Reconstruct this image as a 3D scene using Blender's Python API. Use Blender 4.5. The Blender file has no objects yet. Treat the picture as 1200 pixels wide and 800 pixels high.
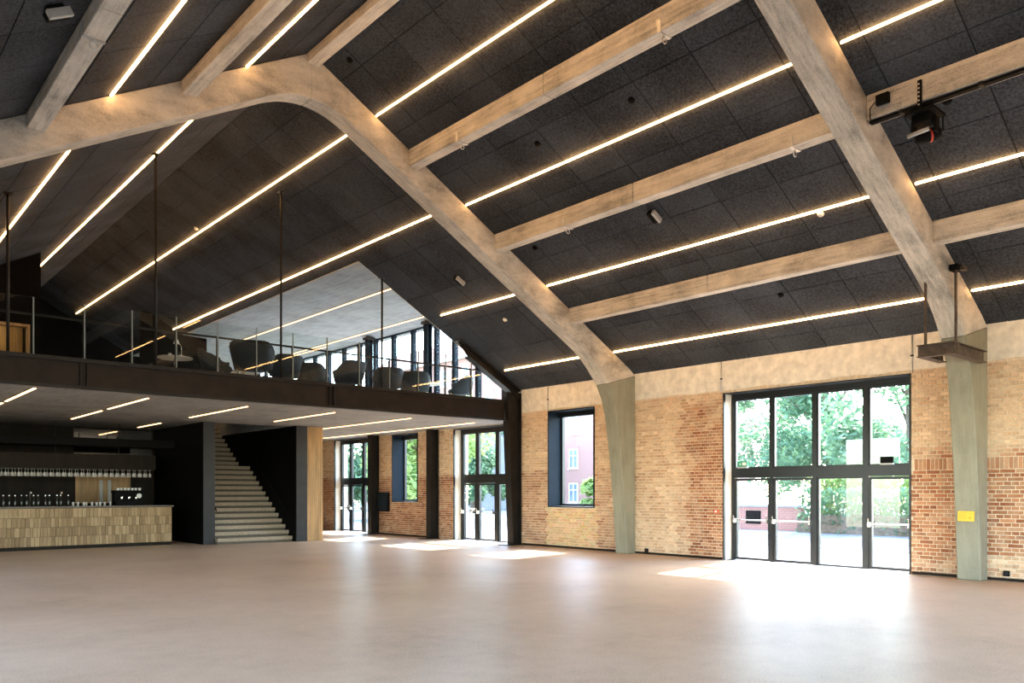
import bpy, bmesh, math, random
from mathutils import Vector, Matrix, noise
random.seed(7)
scn = bpy.context.scene
COL = scn.collection
PI = math.pi
# ------------------------------------------------------------------ camera
cam_d = bpy.data.cameras.new('camera')
cam = bpy.data.objects.new('camera', cam_d); COL.objects.link(cam)
cam.location = (0, 0, 1.6)
cam.rotation_euler = (PI/2, 0, -math.atan2(826, 945))
cam_d.sensor_width = 36; cam_d.lens = 945*36/1200
cam_d.shift_y = 175/1200
cam_d.clip_start = 0.05; cam_d.clip_end = 400
scn.camera = cam
# ------------------------------------------------------------------ sky, sun, exposure
w = bpy.data.worlds.new('sky'); scn.world = w; w.use_nodes = True
nt = w.node_tree; nt.nodes.clear()
sky = nt.nodes.new('ShaderNodeTexSky'); sky.sky_type = 'NISHITA'; sky.sun_disc = False
sky.sun_elevation = math.radians(42); sky.sun_rotation = math.radians(78)
sky.air_density = 1.0; sky.dust_density = 1.0; sky.ozone_density = 1.0
bg = nt.nodes.new('ShaderNodeBackground'); bg.inputs[1].default_value = 3.7
wo = nt.nodes.new('ShaderNodeOutputWorld')
nt.links.new(sky.outputs[0], bg.inputs[0]); nt.links.new(bg.outputs[0], wo.inputs[0])
sd = bpy.data.lights.new('sun', 'SUN'); sd.energy = 27.0; sd.angle = math.radians(0.6); sd.color = (1, .96, .90)
sun = bpy.data.objects.new('sun', sd); COL.objects.link(sun)
sun.rotation_euler = Vector((-4.1, -.85, -3.75)).to_track_quat('-Z', 'Y').to_euler()
sun.location = (40, 20, 40)
vs = scn.view_settings
vs.view_transform = 'Standard'; vs.look = 'None'; vs.gamma = 1; vs.use_curve_mapping = False
vs.exposure = 0.0
LED = 32.0
scn.cycles.max_bounces = 10; scn.cycles.diffuse_bounces = 6; scn.cycles.glossy_bounces = 4
scn.cycles.transparent_max_bounces = 24; scn.cycles.sample_clamp_indirect = 8
scn.cycles.caustics_reflective = False; scn.cycles.caustics_refractive = False
def portal(loc, rot, sx, sy):
    d = bpy.data.lights.new('window_portal', 'AREA'); d.shape = 'RECTANGLE'; d.size = sx; d.size_y = sy
    d.cycles.is_portal = True
    o = bpy.data.objects.new('window_portal', d); COL.objects.link(o); o.location = loc; o.rotation_euler = rot

# ------------------------------------------------------------------ materials
def nodes(name):
    m = bpy.data.materials.new(name); m.use_nodes = True
    return m, m.node_tree, m.node_tree.nodes['Principled BSDF']
def N(t, kind, **kw):
    n = t.nodes.new(kind)
    for k, v in kw.items(): setattr(n, k, v)
    return n
def ramp(t, fac, stops):
    r = N(t, 'ShaderNodeValToRGB'); e = r.color_ramp.elements
    e[0].position, e[0].color = stops[0][0], (*stops[0][1], 1)
    e[1].position, e[1].color = stops[-1][0], (*stops[-1][1], 1)
    for p, c in stops[1:-1]:
        x = e.new(p); x.color = (*c, 1)
    t.links.new(fac, r.inputs[0]); return r.outputs[0]
def coords(t, scale=(1, 1, 1), world=True):
    if world: src = N(t, 'ShaderNodeNewGeometry').outputs['Position']
    else: src = N(t, 'ShaderNodeTexCoord').outputs['Object']
    mp = N(t, 'ShaderNodeMapping'); mp.inputs['Scale'].default_value = scale
    t.links.new(src, mp.inputs[0]); return mp.outputs[0]
def noise_n(t, vec, scale, detail=6, rough=.6):
    n = N(t, 'ShaderNodeTexNoise'); n.inputs['Scale'].default_value = scale
    n.inputs['Detail'].default_value = detail; n.inputs['Roughness'].default_value = rough
    t.links.new(vec, n.inputs['Vector']); return n.outputs['Fac']
def bump(t, b, h, strength, dist=.01):
    n = N(t, 'ShaderNodeBump'); n.inputs['Strength'].default_value = strength; n.inputs['Distance'].default_value = dist
    t.links.new(h, n.inputs['Height']); t.links.new(n.outputs[0], b.inputs['Normal'])
def mat(name, c, rough=.6, metal=0, var=.12, scale=6, bmp=0, aniso=(1, 1, 1), spec=.5, world=True):
    m, t, b = nodes(name)
    v = coords(t, aniso, world); f = noise_n(t, v, scale)
    lo = tuple(x*(1-var*1.6) for x in c); hi = tuple(min(1, x*(1+var)) for x in c)
    t.links.new(ramp(t, f, [(.3, lo), (.7, hi)]), b.inputs['Base Color'])
    b.inputs['Roughness'].default_value = rough; b.inputs['Metallic'].default_value = metal
    b.inputs['Specular IOR Level'].default_value = spec
    if bmp: bump(t, b, f, bmp)
    return m
def emit(name, c, s):
    m = bpy.data.materials.new(name); m.use_nodes = True; t = m.node_tree; t.nodes.clear()
    e = N(t, 'ShaderNodeEmission'); e.inputs[0].default_value = (*c, 1); e.inputs[1].default_value = s
    o = N(t, 'ShaderNodeOutputMaterial'); t.links.new(e.outputs[0], o.inputs[0]); return m
def glass(name, tint=(.96, .98, .97), ior=1.5, gain=1.0):
    m = bpy.data.materials.new(name); m.use_nodes = True; t = m.node_tree; t.nodes.clear()
    a = N(t, 'ShaderNodeBsdfTransparent'); a.inputs[0].default_value = (*tint, 1)
    g = N(t, 'ShaderNodeBsdfGlossy'); g.inputs['Roughness'].default_value = 0.01
    lw_ = N(t, 'ShaderNodeLayerWeight'); lw_.inputs[0].default_value = .5
    pw = N(t, 'ShaderNodeMath', operation='POWER'); pw.inputs[1].default_value = 5
    t.links.new(lw_.outputs['Facing'], pw.inputs[0])
    mx = N(t, 'ShaderNodeMixShader'); o = N(t, 'ShaderNodeOutputMaterial')
    mul = N(t, 'ShaderNodeMath', operation='MULTIPLY_ADD'); mul.inputs[1].default_value = .85*gain; mul.inputs[2].default_value = .035*gain; mul.use_clamp = True
    t.links.new(pw.outputs[0], mul.inputs[0]); t.links.new(mul.outputs[0], mx.inputs[0])
    t.links.new(a.outputs[0], mx.inputs[1]); t.links.new(g.outputs[0], mx.inputs[2])
    t.links.new(mx.outputs[0], o.inputs[0]); return m
def concrete(name, c, streak=(1, 1, 1), bscale=9, k=1.0):
    m, t, b = nodes(name)
    v = coords(t); f1 = noise_n(t, v, 1.1, 9, .7); f2 = noise_n(t, coords(t, streak), bscale, 7, .68); f3 = noise_n(t, v, 55, 3, .7)
    k_ = k
    def mad(x, k, y):
        n = N(t, 'ShaderNodeMath', operation='MULTIPLY_ADD'); t.links.new(x, n.inputs[0]); n.inputs[1].default_value = k
        if hasattr(y, 'links'): t.links.new(y, n.inputs[2])
        else: n.inputs[2].default_value = y
        return n.outputs[0]
    mx = mad(f1, .40, mad(f2, .38, mad(f3, .22, 0)))
    t.links.new(ramp(t, mx, [(.40, tuple(x*(1-.5*k_) for x in c)), (.5, c), (.58, tuple(min(1, x*(1+.28*k_)) for x in c))]), b.inputs['Base Color'])
    b.inputs['Roughness'].default_value = .8; b.inputs['Specular IOR Level'].default_value = .3
    bump(t, b, f2, .6, .02); return m
M = {}
M['concrete'] = concrete('board_marked_concrete', (.56, .525, .465), (1, .07, 1), 16)
M['concrete_r'] = concrete('rafter_concrete', (.54, .50, .435), (.09, 1, .22), 18)
M['column'] = concrete('painted_column_concrete', (.27, .262, .195), (1, 1, .12), 10, .45)
M['slab'] = concrete('grey_ceiling_board', (.33, .335, .33), (1, .1, 1), 12, .6)
M['steel'] = mat('black_brown_steel', (.017, .0145, .0125), .5, .2, .25, 3, spec=.3)
M['beam_steel'] = mat('brown_black_beam_steel', (.019, .0115, .007), .55, .1, .35, 2.5, spec=.25)
M['frame_metal'] = mat('dark_window_metal', (.014, .016, .018), .32, .1, .1, 5)
M['liner'] = mat('blue_black_liner', (.011, .018, .026), .7, 0, .1, 4, spec=.12)
M['black'] = mat('matt_black', (.005, .005, .005), .7, 0, .2, 5, spec=.1)
M['black_wall'] = mat('black_painted_wall', (.0032, .003, .003), .7, 0, .25, 2, spec=.06)
M['grey_wall'] = mat('charcoal_painted_wall_end', (.035, .035, .036), .6, 0, .12, 4, spec=.3)
M['chrome'] = mat('chrome_bar', (.75, .72, .66), .2, .9, .03, 5)
M['zinc'] = mat('zinc_hook', (.62, .62, .6), .35, .6, .1, 12)
M['glass'] = glass('clear_pane')
M['rail_glass'] = glass('railing_glass', (.93, .96, .95), 1.5, 1.0)
def cup_mat():
    m = bpy.data.materials.new('drinking_glass'); m.use_nodes = True; t = m.node_tree; b = t.nodes['Principled BSDF']
    b.inputs['Base Color'].default_value = (.92, .9, .86, 1); b.inputs['Roughness'].default_value = .12
    tr = N(t, 'ShaderNodeBsdfTransparent'); mx = N(t, 'ShaderNodeMixShader'); mx.inputs[0].default_value = .5
    t.links.new(tr.outputs[0], mx.inputs[1]); t.links.new(b.outputs[0], mx.inputs[2]); t.links.new(mx.outputs[0], t.nodes['Material Output'].inputs[0]); return m
M['cup_glass'] = cup_mat()
M['led'] = emit('warm_led', (1, .53, .20), LED)
M['led_soft'] = emit('warm_led_soffit', (1, .62, .30), LED*.14)
M['rack_led'] = emit('rack_led', (1, .78, .52), 3.5)
M['lit_room'] = emit('lamp_diffuser', (1, .72, .36), 6)
M['plaster'] = mat('cream_plaster', (.80, .755, .66), .92, 0, .14, 5, .8)
M['reveal'] = mat('reveal_plaster', (.74, .66, .54), .85, 0, .06, 4)
M['mortar'] = mat('pale_mortar', (.74, .61, .45), .95, 0, .15, 12)
M['wood'] = mat('oak_batten', (.43, .26, .11), .5, 0, .28, 9, .1, (1, 1, .08))
M['stair'] = mat('terrazzo_tread', (.36, .285, .20), .6, 0, .25, 40)
M['counter_top'] = mat('stone_worktop', (.11, .085, .06), .4, 0, .2, 8)
M['brown_board'] = mat('dark_brown_board', (.016, .011, .007), .6, 0, .25, 4, 0, (1, 1, .2), spec=.15)
M['fabric'] = mat('blue_grey_felt', (.034, .047, .064), .9, 0, .2, 30)
M['white'] = mat('white_ceramic', (.8, .79, .76), .3, 0, .03, 8)
M['yellow'] = mat('yellow_sign', (.86, .50, .02), .45, 0, .05, 20)
M['dark_print'] = mat('ochre_print', (.50, .33, .02), .5, 0, .05, 20)
M['green_sign'] = mat('green_sign', (.02, .28, .14), .4, 0, .05, 20)
M['red'] = mat('red_ring', (.6, .04, .02), .4, 0, .05, 20)
M['mirror'] = mat('mirror', (.8, .78, .74), .03, 1, .02, 2)
M['device_grey'] = mat('grey_device_shell', (.45, .45, .44), .45, .1, .05, 20)
M['glass_edge'] = mat('glass_edge', (.26, .31, .31), .3, 0, .05, 10)
M['bottle'] = mat('dark_bottle_glass', (.012, .016, .01), .15, 0, .1, 8)
# ceiling wood-wool panel
def panel_mat():
    m, t, b = nodes('charcoal_wood_wool')
    v = coords(t); f = noise_n(t, v, 26, 5, .8); g = noise_n(t, v, .9, 3, .5)
    oi = N(t, 'ShaderNodeObjectInfo')
    mul = N(t, 'ShaderNodeMath', operation='MULTIPLY_ADD'); t.links.new(oi.outputs['Random'], mul.inputs[0]); mul.inputs[1].default_value = .06; mul.inputs[2].default_value = -.03
    ad = N(t, 'ShaderNodeMath', operation='ADD'); t.links.new(f, ad.inputs[0]); t.links.new(mul.outputs[0], ad.inputs[1])
    ad2 = N(t, 'ShaderNodeMath', operation='MULTIPLY_ADD'); t.links.new(g, ad2.inputs[0]); ad2.inputs[1].default_value = .35; t.links.new(ad.outputs[0], ad2.inputs[2])
    t.links.new(ramp(t, ad2.outputs[0], [(.50, (.010, .0115, .0135)), (.88, (.085, .095, .112))]), b.inputs['Base Color'])
    b.inputs['Roughness'].default_value = .9; b.inputs['Specular IOR Level'].default_value = .2
    bump(t, b, f, .6, .01); return m
M['panel'] = panel_mat()
def floor_mat():
    m, t, b = nodes('polished_concrete_floor')
    v = coords(t); big = noise_n(t, v, .5, 6, .6); fine = noise_n(t, v, 48, 4, .75); mid = noise_n(t, v, 4, 6, .65)
    def mad(x, k, y):
        n = N(t, 'ShaderNodeMath', operation='MULTIPLY_ADD'); t.links.new(x, n.inputs[0]); n.inputs[1].default_value = k
        if hasattr(y, 'links'): t.links.new(y, n.inputs[2])
        else: n.inputs[2].default_value = y
        return n.outputs[0]
    mx = mad(fine, .55, mad(big, .3, mad(mid, .15, 0)))
    t.links.new(ramp(t, mx, [(.36, (.40, .29, .20)), (.47, (.60, .45, .325)), (.54, (.66, .505, .37)), (.66, (.74, .60, .46))]), b.inputs['Base Color'])
    t.links.new(ramp(t, mid, [(.2, (.33,)*3), (.8, (.40,)*3)]), b.inputs['Roughness'])
    b.inputs['Specular IOR Level'].default_value = .09
    return m
M['floor'] = floor_mat()
def brick_mat():
    m, t, b = nodes('old_brick')
    at = N(t, 'ShaderNodeVertexColor', layer_name='Col')
    v = coords(t); f = noise_n(t, v, 22, 5, .7); g = noise_n(t, v, 2.2, 5, .65)
    hs = N(t, 'ShaderNodeMixRGB', blend_type='MULTIPLY'); hs.inputs[0].default_value = 1
    t.links.new(at.outputs['Color'], hs.inputs[1])
    t.links.new(ramp(t, f, [(.25, (.72, .70, .68)), (.7, (1.12, 1.1, 1.08))]), hs.inputs[2])
    mx = N(t, 'ShaderNodeMixRGB'); mx.inputs[2].default_value = (.74, .57, .39, 1)
    t.links.new(ramp(t, g, [(.50, (0, 0, 0)), (.68, (.34, .34, .34))]), mx.inputs[0])
    t.links.new(hs.outputs[0], mx.inputs[1])
    t.links.new(mx.outputs[0], b.inputs['Base Color'])
    b.inputs['Roughness'].default_value = .92; b.inputs['Specular IOR Level'].default_value = .2
    bump(t, b, f, .5, .01); return m
M['brick'] = brick_mat()
M['wood_block'] = None
def block_mat():
    m, t, b = nodes('end_grain_block')
    oi = N(t, 'ShaderNodeObjectInfo'); v = coords(t, (1, 1, .12)); f = noise_n(t, v, 40, 4, .6)
    ad = N(t, 'ShaderNodeMath', operation='MULTIPLY_ADD'); t.links.new(f, ad.inputs[0]); ad.inputs[1].default_value = .9; sc_ = N(t, 'ShaderNodeMath', operation='MULTIPLY'); sc_.inputs[1].default_value = .6; t.links.new(oi.outputs['Random'], sc_.inputs[0]); t.links.new(sc_.outputs[0], ad.inputs[2])
    t.links.new(ramp(t, ad.outputs[0], [(.2, (.15, .09, .035)), (.7, (.29, .185, .08)), (1.4, (.42, .29, .15))]), b.inputs['Base Color'])
    b.inputs['Roughness'].default_value = .55; return m
M['wood_block'] = block_mat()
M['paving'] = mat('pale_paving', (.25, .255, .26), .85, 0, .1, 1.5)
M['asphalt'] = mat('grey_asphalt', (.115, .12, .13), .9, 0, .12, 2)
M['bark'] = mat('bark', (.16, .12, .085), .9, 0, .3, 8)
def leaf_mat(name, a, c):
    m, t, b = nodes(name)
    f = noise_n(t, coords(t), 1.1, 3, .6)
    t.links.new(ramp(t, f, [(.3, a), (.7, c)]), b.inputs['Base Color'])
    b.inputs['Roughness'].default_value = .6
    tr = N(t, 'ShaderNodeBsdfTranslucent'); t.links.new(ramp(t, f, [(.3, a), (.7, c)]), tr.inputs[0])
    mx = N(t, 'ShaderNodeMixShader'); mx.inputs[0].default_value = .45
    t.links.new(b.outputs[0], mx.inputs[1]); t.links.new(tr.outputs[0], mx.inputs[2])
    t.links.new(mx.outputs[0], t.nodes['Material Output'].inputs[0]); return m
M['leaf'] = leaf_mat('leaf_green', (.07, .16, .085), (.19, .31, .16))
M['leaf_y'] = leaf_mat('leaf_yellow_green', (.20, .32, .09), (.40, .50, .18))
def far_brick(name, c, mort):
    m, t, b = nodes(name)
    br = N(t, 'ShaderNodeTexBrick'); v = N(t, 'ShaderNodeTexCoord').outputs['Object']
    sp = N(t, 'ShaderNodeSeparateXYZ'); t.links.new(v, sp.inputs[0]); cb = N(t, 'ShaderNodeCombineXYZ')
    t.links.new(sp.outputs[1], cb.inputs[0]); t.links.new(sp.outputs[2], cb.inputs[1]); t.links.new(cb.outputs[0], br.inputs[0])
    br.inputs['Color1'].default_value = (*c, 1); br.inputs['Color2'].default_value = (*(x*.85 for x in c), 1); br.inputs['Mortar'].default_value = (*mort, 1)
    br.inputs['Scale'].default_value = 1; br.inputs['Brick Width'].default_value = .25; br.inputs['Row Height'].default_value = .075; br.inputs['Mortar Size'].default_value = .008
    t.links.new(br.outputs[0], b.inputs['Base Color']); b.inputs['Roughness'].default_value = .9; return m
M['far_brick'] = far_brick('red_house_brick', (.36, .155, .12), (.42, .32, .27))
M['far_window'] = mat('house_window_glass', (.22, .27, .31), .15, 0, .2, 1)

# ------------------------------------------------------------------ mesh builder
class MB:
    def __init__(s): s.v = []; s.f = []; s.mi = []; s.k = 0
    def add(s, vs, fs):
        o = len(s.v); s.v += [tuple(x) for x in vs]; s.f += [tuple(i+o for i in f) for f in fs]; s.mi += [s.k]*len(fs); return s
    def box(s, x0, y0, z0, x1, y1, z1):
        return s.add([(x0,y0,z0),(x1,y0,z0),(x1,y1,z0),(x0,y1,z0),(x0,y0,z1),(x1,y0,z1),(x1,y1,z1),(x0,y1,z1)],
                     [(0,3,2,1),(4,5,6,7),(0,1,5,4),(1,2,6,5),(2,3,7,6),(3,0,4,7)])
    def prism(s, poly, axis, a, b):
        # poly: 2D points; extruded along axis ('x': (y,z), 'y': (x,z), 'z': (x,y))
        def p(u, v, t): return {'x': (t, u, v), 'y': (u, t, v), 'z': (u, v, t)}[axis]
        n = len(poly)
        vs = [p(u, v, a) for u, v in poly]+[p(u, v, b) for u, v in poly]
        fs = [tuple(range(n))[::-1], tuple(range(n, 2*n))]+[(i, (i+1) % n, n+(i+1) % n, n+i) for i in range(n)]
        return s.add(vs, fs)
    def strip(s, A, B, axis, a, b):
        # solid between two matched 2D polylines
        for i in range(len(A)-1): pass
        def p(u, v, t): return {'x': (t, u, v), 'y': (u, t, v), 'z': (u, v, t)}[axis]
        n = len(A)
        vs = [p(*q, a) for q in A]+[p(*q, a) for q in B]+[p(*q, b) for q in A]+[p(*q, b) for q in B]
        fs = []
        for i in range(n-1):
            fs += [(i, i+1, n+i+1, n+i), (2*n+i, 3*n+i, 3*n+i+1, 2*n+i+1), (i, 2*n+i, 2*n+i+1, i+1), (n+i, n+i+1, 3*n+i+1, 3*n+i)]
        fs += [(0, n, 3*n, 2*n), (n-1, 3*n-1, 4*n-1, 2*n-1)]
        return s.add(vs, fs)
    def tube(s, pts, r, seg=8, cap=True):
        pts = [Vector(p) for p in pts]; rings = []
        rr = r if isinstance(r, (list, tuple)) else [r]*len(pts)
        up = None
        for i, p in enumerate(pts):
            d = (pts[min(i+1, len(pts)-1)]-pts[max(i-1, 0)]).normalized()
            if up is None: up = Vector((0, 0, 1)) if abs(d.z) < .9 else Vector((1, 0, 0))
            a = d.cross(up).normalized(); bb = a.cross(d).normalized(); up = bb
            rings.append([p+rr[i]*(math.cos(2*PI*k/seg)*a+math.sin(2*PI*k/seg)*bb) for k in range(seg)])
        vs = [v for rg in rings for v in rg]; fs = []
        for i in range(len(pts)-1):
            for k in range(seg):
                k2 = (k+1) % seg; fs.append((i*seg+k, i*seg+k2, (i+1)*seg+k2, (i+1)*seg+k))
        if cap: fs += [tuple(range(seg))[::-1], tuple((len(pts)-1)*seg+k for k in range(seg))]
        return s.add(vs, fs)
    def lathe(s, prof, c=(0, 0, 0), seg=12):
        vs = []; fs = []; n = len(prof)
        for r, z in prof:
            for k in range(seg): vs.append((c[0]+r*math.cos(2*PI*k/seg), c[1]+r*math.sin(2*PI*k/seg), c[2]+z))
        for i in range(n-1):
            for k in range(seg):
                k2 = (k+1) % seg; fs.append((i*seg+k, i*seg+k2, (i+1)*seg+k2, (i+1)*seg+k))
        if prof[0][0] > 1e-4: fs.append(tuple(range(seg))[::-1])
        if prof[-1][0] > 1e-4: fs.append(tuple((n-1)*seg+k for k in range(seg)))
        return s.add(vs, fs)
    def bar(s, a, b, wdt, hgt):
        a, b = Vector(a), Vector(b); d = (b-a).normalized()
        u = Vector((0, 0, 1)) if abs(d.z) < .95 else Vector((1, 0, 0))
        x = d.cross(u).normalized()*wdt/2; y = x.cross(d).normalized()*hgt/2
        return s.add([a-x-y, a+x-y, a+x+y, a-x+y, b-x-y, b+x-y, b+x+y, b-x+y],
                     [(0,1,2,3),(7,6,5,4),(0,4,5,1),(1,5,6,2),(2,6,7,3),(3,7,4,0)])
    def mesh(s, name, mats, smooth=False):
        me = bpy.data.meshes.new(name); me.from_pydata(s.v, [], s.f)
        for m in (mats if isinstance(mats, (list, tuple)) else [mats]): me.materials.append(m)
        if any(s.mi): me.polygons.foreach_set('material_index', s.mi)
        b = bmesh.new(); b.from_mesh(me); bmesh.ops.recalc_face_normals(b, faces=b.faces); b.to_mesh(me); b.free()
        if smooth: me.polygons.foreach_set('use_smooth', [True]*len(me.polygons))
        return me
    def build(s, name, mats, parent=None, smooth=False, bevel=0):
        o = bpy.data.objects.new(name, s.mesh(name, mats, smooth)); COL.objects.link(o)
        if parent: o.parent = parent
        if bevel:
            md = o.modifiers.new('bevel', 'BEVEL'); md.width = bevel; md.segments = 2; md.limit_method = 'ANGLE'
        return o
def link(name, me, parent=None, loc=None, rot=None):
    o = bpy.data.objects.new(name, me); COL.objects.link(o)
    if parent: o.parent = parent
    if loc is not None: o.location = loc
    if rot is not None: o.rotation_euler = rot
    return o
def empty(name, loc=(0, 0, 0), rz=0):
    o = bpy.data.objects.new(name, None); COL.objects.link(o); o.location = loc; o.rotation_euler = (0, 0, rz)
    o.empty_display_size = .1; return o
def tag(o, label, cat, group=None, kind=None):
    o['label'] = label; o['category'] = cat
    if group: o['group'] = group
    if kind: o['kind'] = kind
    return o
def struct(o, label=None):
    o['kind'] = 'structure'
    if label: o['label'] = label
    return o
def copy_tree(o, parent=None):
    c = o.copy(); COL.objects.link(c); c.parent = parent
    for ch in list(o.children): copy_tree(ch, c)
    return c

# ------------------------------------------------------------------ dimensions
XW, XR, XL, SL, ZR = 16.0, 6.93, -2.14, .553, 9.6
def zr(x): return ZR-SL*abs(x-XR)
YG = 18.0                    # gallery front
F1, F2, FT = 5.29, 13.48, .40
YEND, YBACK = 37.5, -4.0
ZG, ZS = 4.25, 3.66          # gallery floor, soffit

# ------------------------------------------------------------------ floor, ground
struct(MB().box(XL-.3, YBACK-.3, -.3, XW+.02, YEND+.3, 0).build('floor', M['floor']))
struct(MB().box(XW+.02, -40, -.32, 90, 110, -.02).build('ground', M['paving']), 'pale sunlit paving outside the glass doors')
struct(MB().box(21.5, -40, -.019, 28.5, 110, -.006).build('ground_lane', M['asphalt']), 'grey lane crossing the paving outside')

# ------------------------------------------------------------------ right wall
OPEN = [(-1.6, 2.6, 0, 3.86), (6.63, 10.85, 0, 3.86), (14.91, 16.71, 1.14, 3.88),
        (18.42, 21.2, 0, 3.62), (23.27, 24.89, 1.2, 3.62), (26.5, 29.15, 0, 3.63)]
XO = 16.58
wall = MB()
ys = [YBACK]
ztop = lambda y: 4.62
cur = YBACK
def wbox(y0, y1, z0, z1):
    if y1 > y0 and z1 > z0: wall.box(XW, y0, z0, XO, y1, z1)
for (a, b, z0, z1) in OPEN:
    for (p, q) in ((cur, a),):
        if p < YG+.25 < q: wbox(p, YG+.25, 0, 4.62); wbox(YG+.25, q, 0, ZG)
        else: wbox(p, q, 0, 4.62 if q <= YG+.26 else ZG)
    wbox(a, b, 0, z0); wbox(a, b, z1, 4.62 if b < YG else ZG)
    cur = b
wbox(cur, YEND, 0, ZG)
wr = struct(wall.build('wall_right', M['mortar']))
# bricks
def inopen(y0, y1, z0, z1, m=.0):
    return any(y1 > a-m and y0 < b+m and z1 > c-m and z0 < d+m for a, b, c, d in OPEN)
def fbm(y, z, s, o=0): return noise.noise(Vector((y*s+o, z*s-o, o*1.7)))
def clampf(t): return max(0., min(1., t))
def brick_col(y, z):
    r = random.random()
    red = random.choice([(.36, .145, .065), (.42, .19, .09), (.29, .11, .05), (.47, .235, .12), (.33, .135, .06)])
    pale = random.choice([(.74, .56, .37), (.78, .61, .42), (.69, .49, .31), (.76, .58, .39)])
    yel = random.choice([(.68, .49, .26), (.62, .43, .21), (.72, .54, .31)])
    n = fbm(y, z, .8, 3)+.5*fbm(y, z, 2.4, 9)
    if y < 6.63:                                         # right of the door
        p = clampf((z-2.05)/.3+n*1.3)*.9
        if abs(z-SOLD0) < .02: p = .15
        if z < .4: p = max(p, clampf(.25+n))
    elif y < 13.5:                                       # between door and concrete leg
        p = clampf((z-3.0)/.6+n*1.5)*.95
        yb = 12.15+.25*fbm(3.3, z, 1.5, 5)
        if y > yb: p = max(p, .82+.35*n)
        elif y > yb-.35: p = max(p, .4+.4*n)
    elif y < 18.3:
        p = clampf((z-2.1)/.1)*.9+.1+.2*n
        if 14.8 < y < 16.8 and z < 1.15: return tuple(x*(.9+.2*random.random()) for x in yel)
        if z < 2.1: p = .42+.35*n
    else:
        p = clampf((z-2.0)/.12)*.75+.12+.3*n
    p = clampf(p+random.uniform(-.22, .22))
    k = random.uniform(.88, 1.1)
    return tuple((a*(1-p)+b*p)*k for a, b in zip(red, pale))
ROW, ZB1 = .0735, 3.93
cand = []; SOLD0 = .012+27*ROW
row = 0; z = .012
while z+ROW < ZG-.02:
    zt = z+ROW-.0145
    stretch = row % 2 == 0
    L = .25 if stretch else .125
    y = 3.6-(.0625 if not stretch else (.125 if row % 4 == 0 else 0))
    while y < 31:
        y0, y1 = y+.007, y+L-.007
        zmax = ZB1 if y1 < YG else 3.66
        # clip to openings
        segs = [(y0, y1)]
        for a, b, c, d in OPEN:
            if zt > c-.005 and z < d+.005:
                ns = []
                for p, q in segs:
                    if q <= a or p >= b: ns.append((p, q))
                    else:
                        if p < a: ns.append((p, a-.002))
                        if q > b: ns.append((b+.002, q))
                segs = ns
        if y0 < 6.63 and SOLD0-.01 < z < SOLD0+3*ROW-.01: segs = []
        if zt <= zmax and not (F1-.02 < y0 and y1 < F1+FT+.02) and not (F2 < y0 and y1 < F2+FT):
            for p, q in segs:
                if q-p > .03: cand.append((p, q, z, zt))
        y += L
    z += ROW; row += 1
y = 4.0
while y < 6.55:
    if not (F1-.02 < y and y+.06 < F1+FT+.02): cand.append((y+.006, y+.066, SOLD0, SOLD0+3*ROW-.0145))
    y += .0735
def brick_mesh(name, L, h, d, col):
    mb = MB(); c = .006
    mb.add([(0, 0, 0), (0, L, 0), (0, L, h), (0, 0, h), (-d, c, c), (-d, L-c, c), (-d, L-c, h-c), (-d, c, h-c)],
           [(0, 1, 5, 4), (1, 2, 6, 5), (2, 3, 7, 6), (3, 0, 4, 7), (4, 5, 6, 7)])
    me = mb.mesh(name, M['brick'])
    ca = me.color_attributes.new('Col', 'FLOAT_COLOR', 'POINT')
    for dd in ca.data: dd.color = (*col, 1)
    return me
vis = [c for c in cand if 4.6 < c[0] and not (5.0 < c[0] < 5.75) and c[1] < 8.8 and c[1]-c[0] > .2]
vis.sort(key=lambda c: c[0]-.0*c[2])
single = set(vis[:296]); pool = {}
stuff = MB(); stuff_cols = []
for c in cand:
    p, q, z0, z1 = c
    col = brick_col((p+q)/2, z0); d = random.uniform(.010, .018)
    if c in single:
        key = (round(q-p, 2), tuple(round(x*18)/18 for x in col))
        if key not in pool: pool[key] = brick_mesh('brick', q-p, z1-z0, .014, col)
        link('brick', pool[key], wr, (XW, p, z0))
    else:
        e = .006
        stuff.add([(XW, p, z0), (XW, q, z0), (XW, q, z1), (XW, p, z1), (XW-d, p+e, z0+e), (XW-d, q-e, z0+e), (XW-d, q-e, z1-e), (XW-d, p+e, z1-e)],
                  [(0, 1, 5, 4), (1, 2, 6, 5), (2, 3, 7, 6), (3, 0, 4, 7), (4, 5, 6, 7)])
        stuff_cols += [(*col, 1)]*8
sb = stuff.build('brickwork', M['brick'], wr); sb['kind'] = 'stuff'
ca = sb.data.color_attributes.new('Col', 'FLOAT_COLOR', 'POINT')
ca.data.foreach_set('color', [x for c in stuff_cols for x in c])
# plaster band at the eaves, stepped in three lengths as the joints in it show
pb = MB()
for a, b in ((YBACK, 6.59), (6.61, 10.88), (10.9, 16.7), (16.72, 18.1), (18.12, 18.24)):
    n = max(2, int((b-a)/.35)); bot = [(a+(b-a)*i/n, ZB1+.015*math.sin(i*2.3)+.012*math.sin(i*5.1)) for i in range(n+1)]
    top = [(yy, 4.6) for yy, _ in bot]
    pb.strip(bot, top, 'x', XW-.022, XW+.001)
pb.build('plaster_band', M['plaster'], wr)
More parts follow.
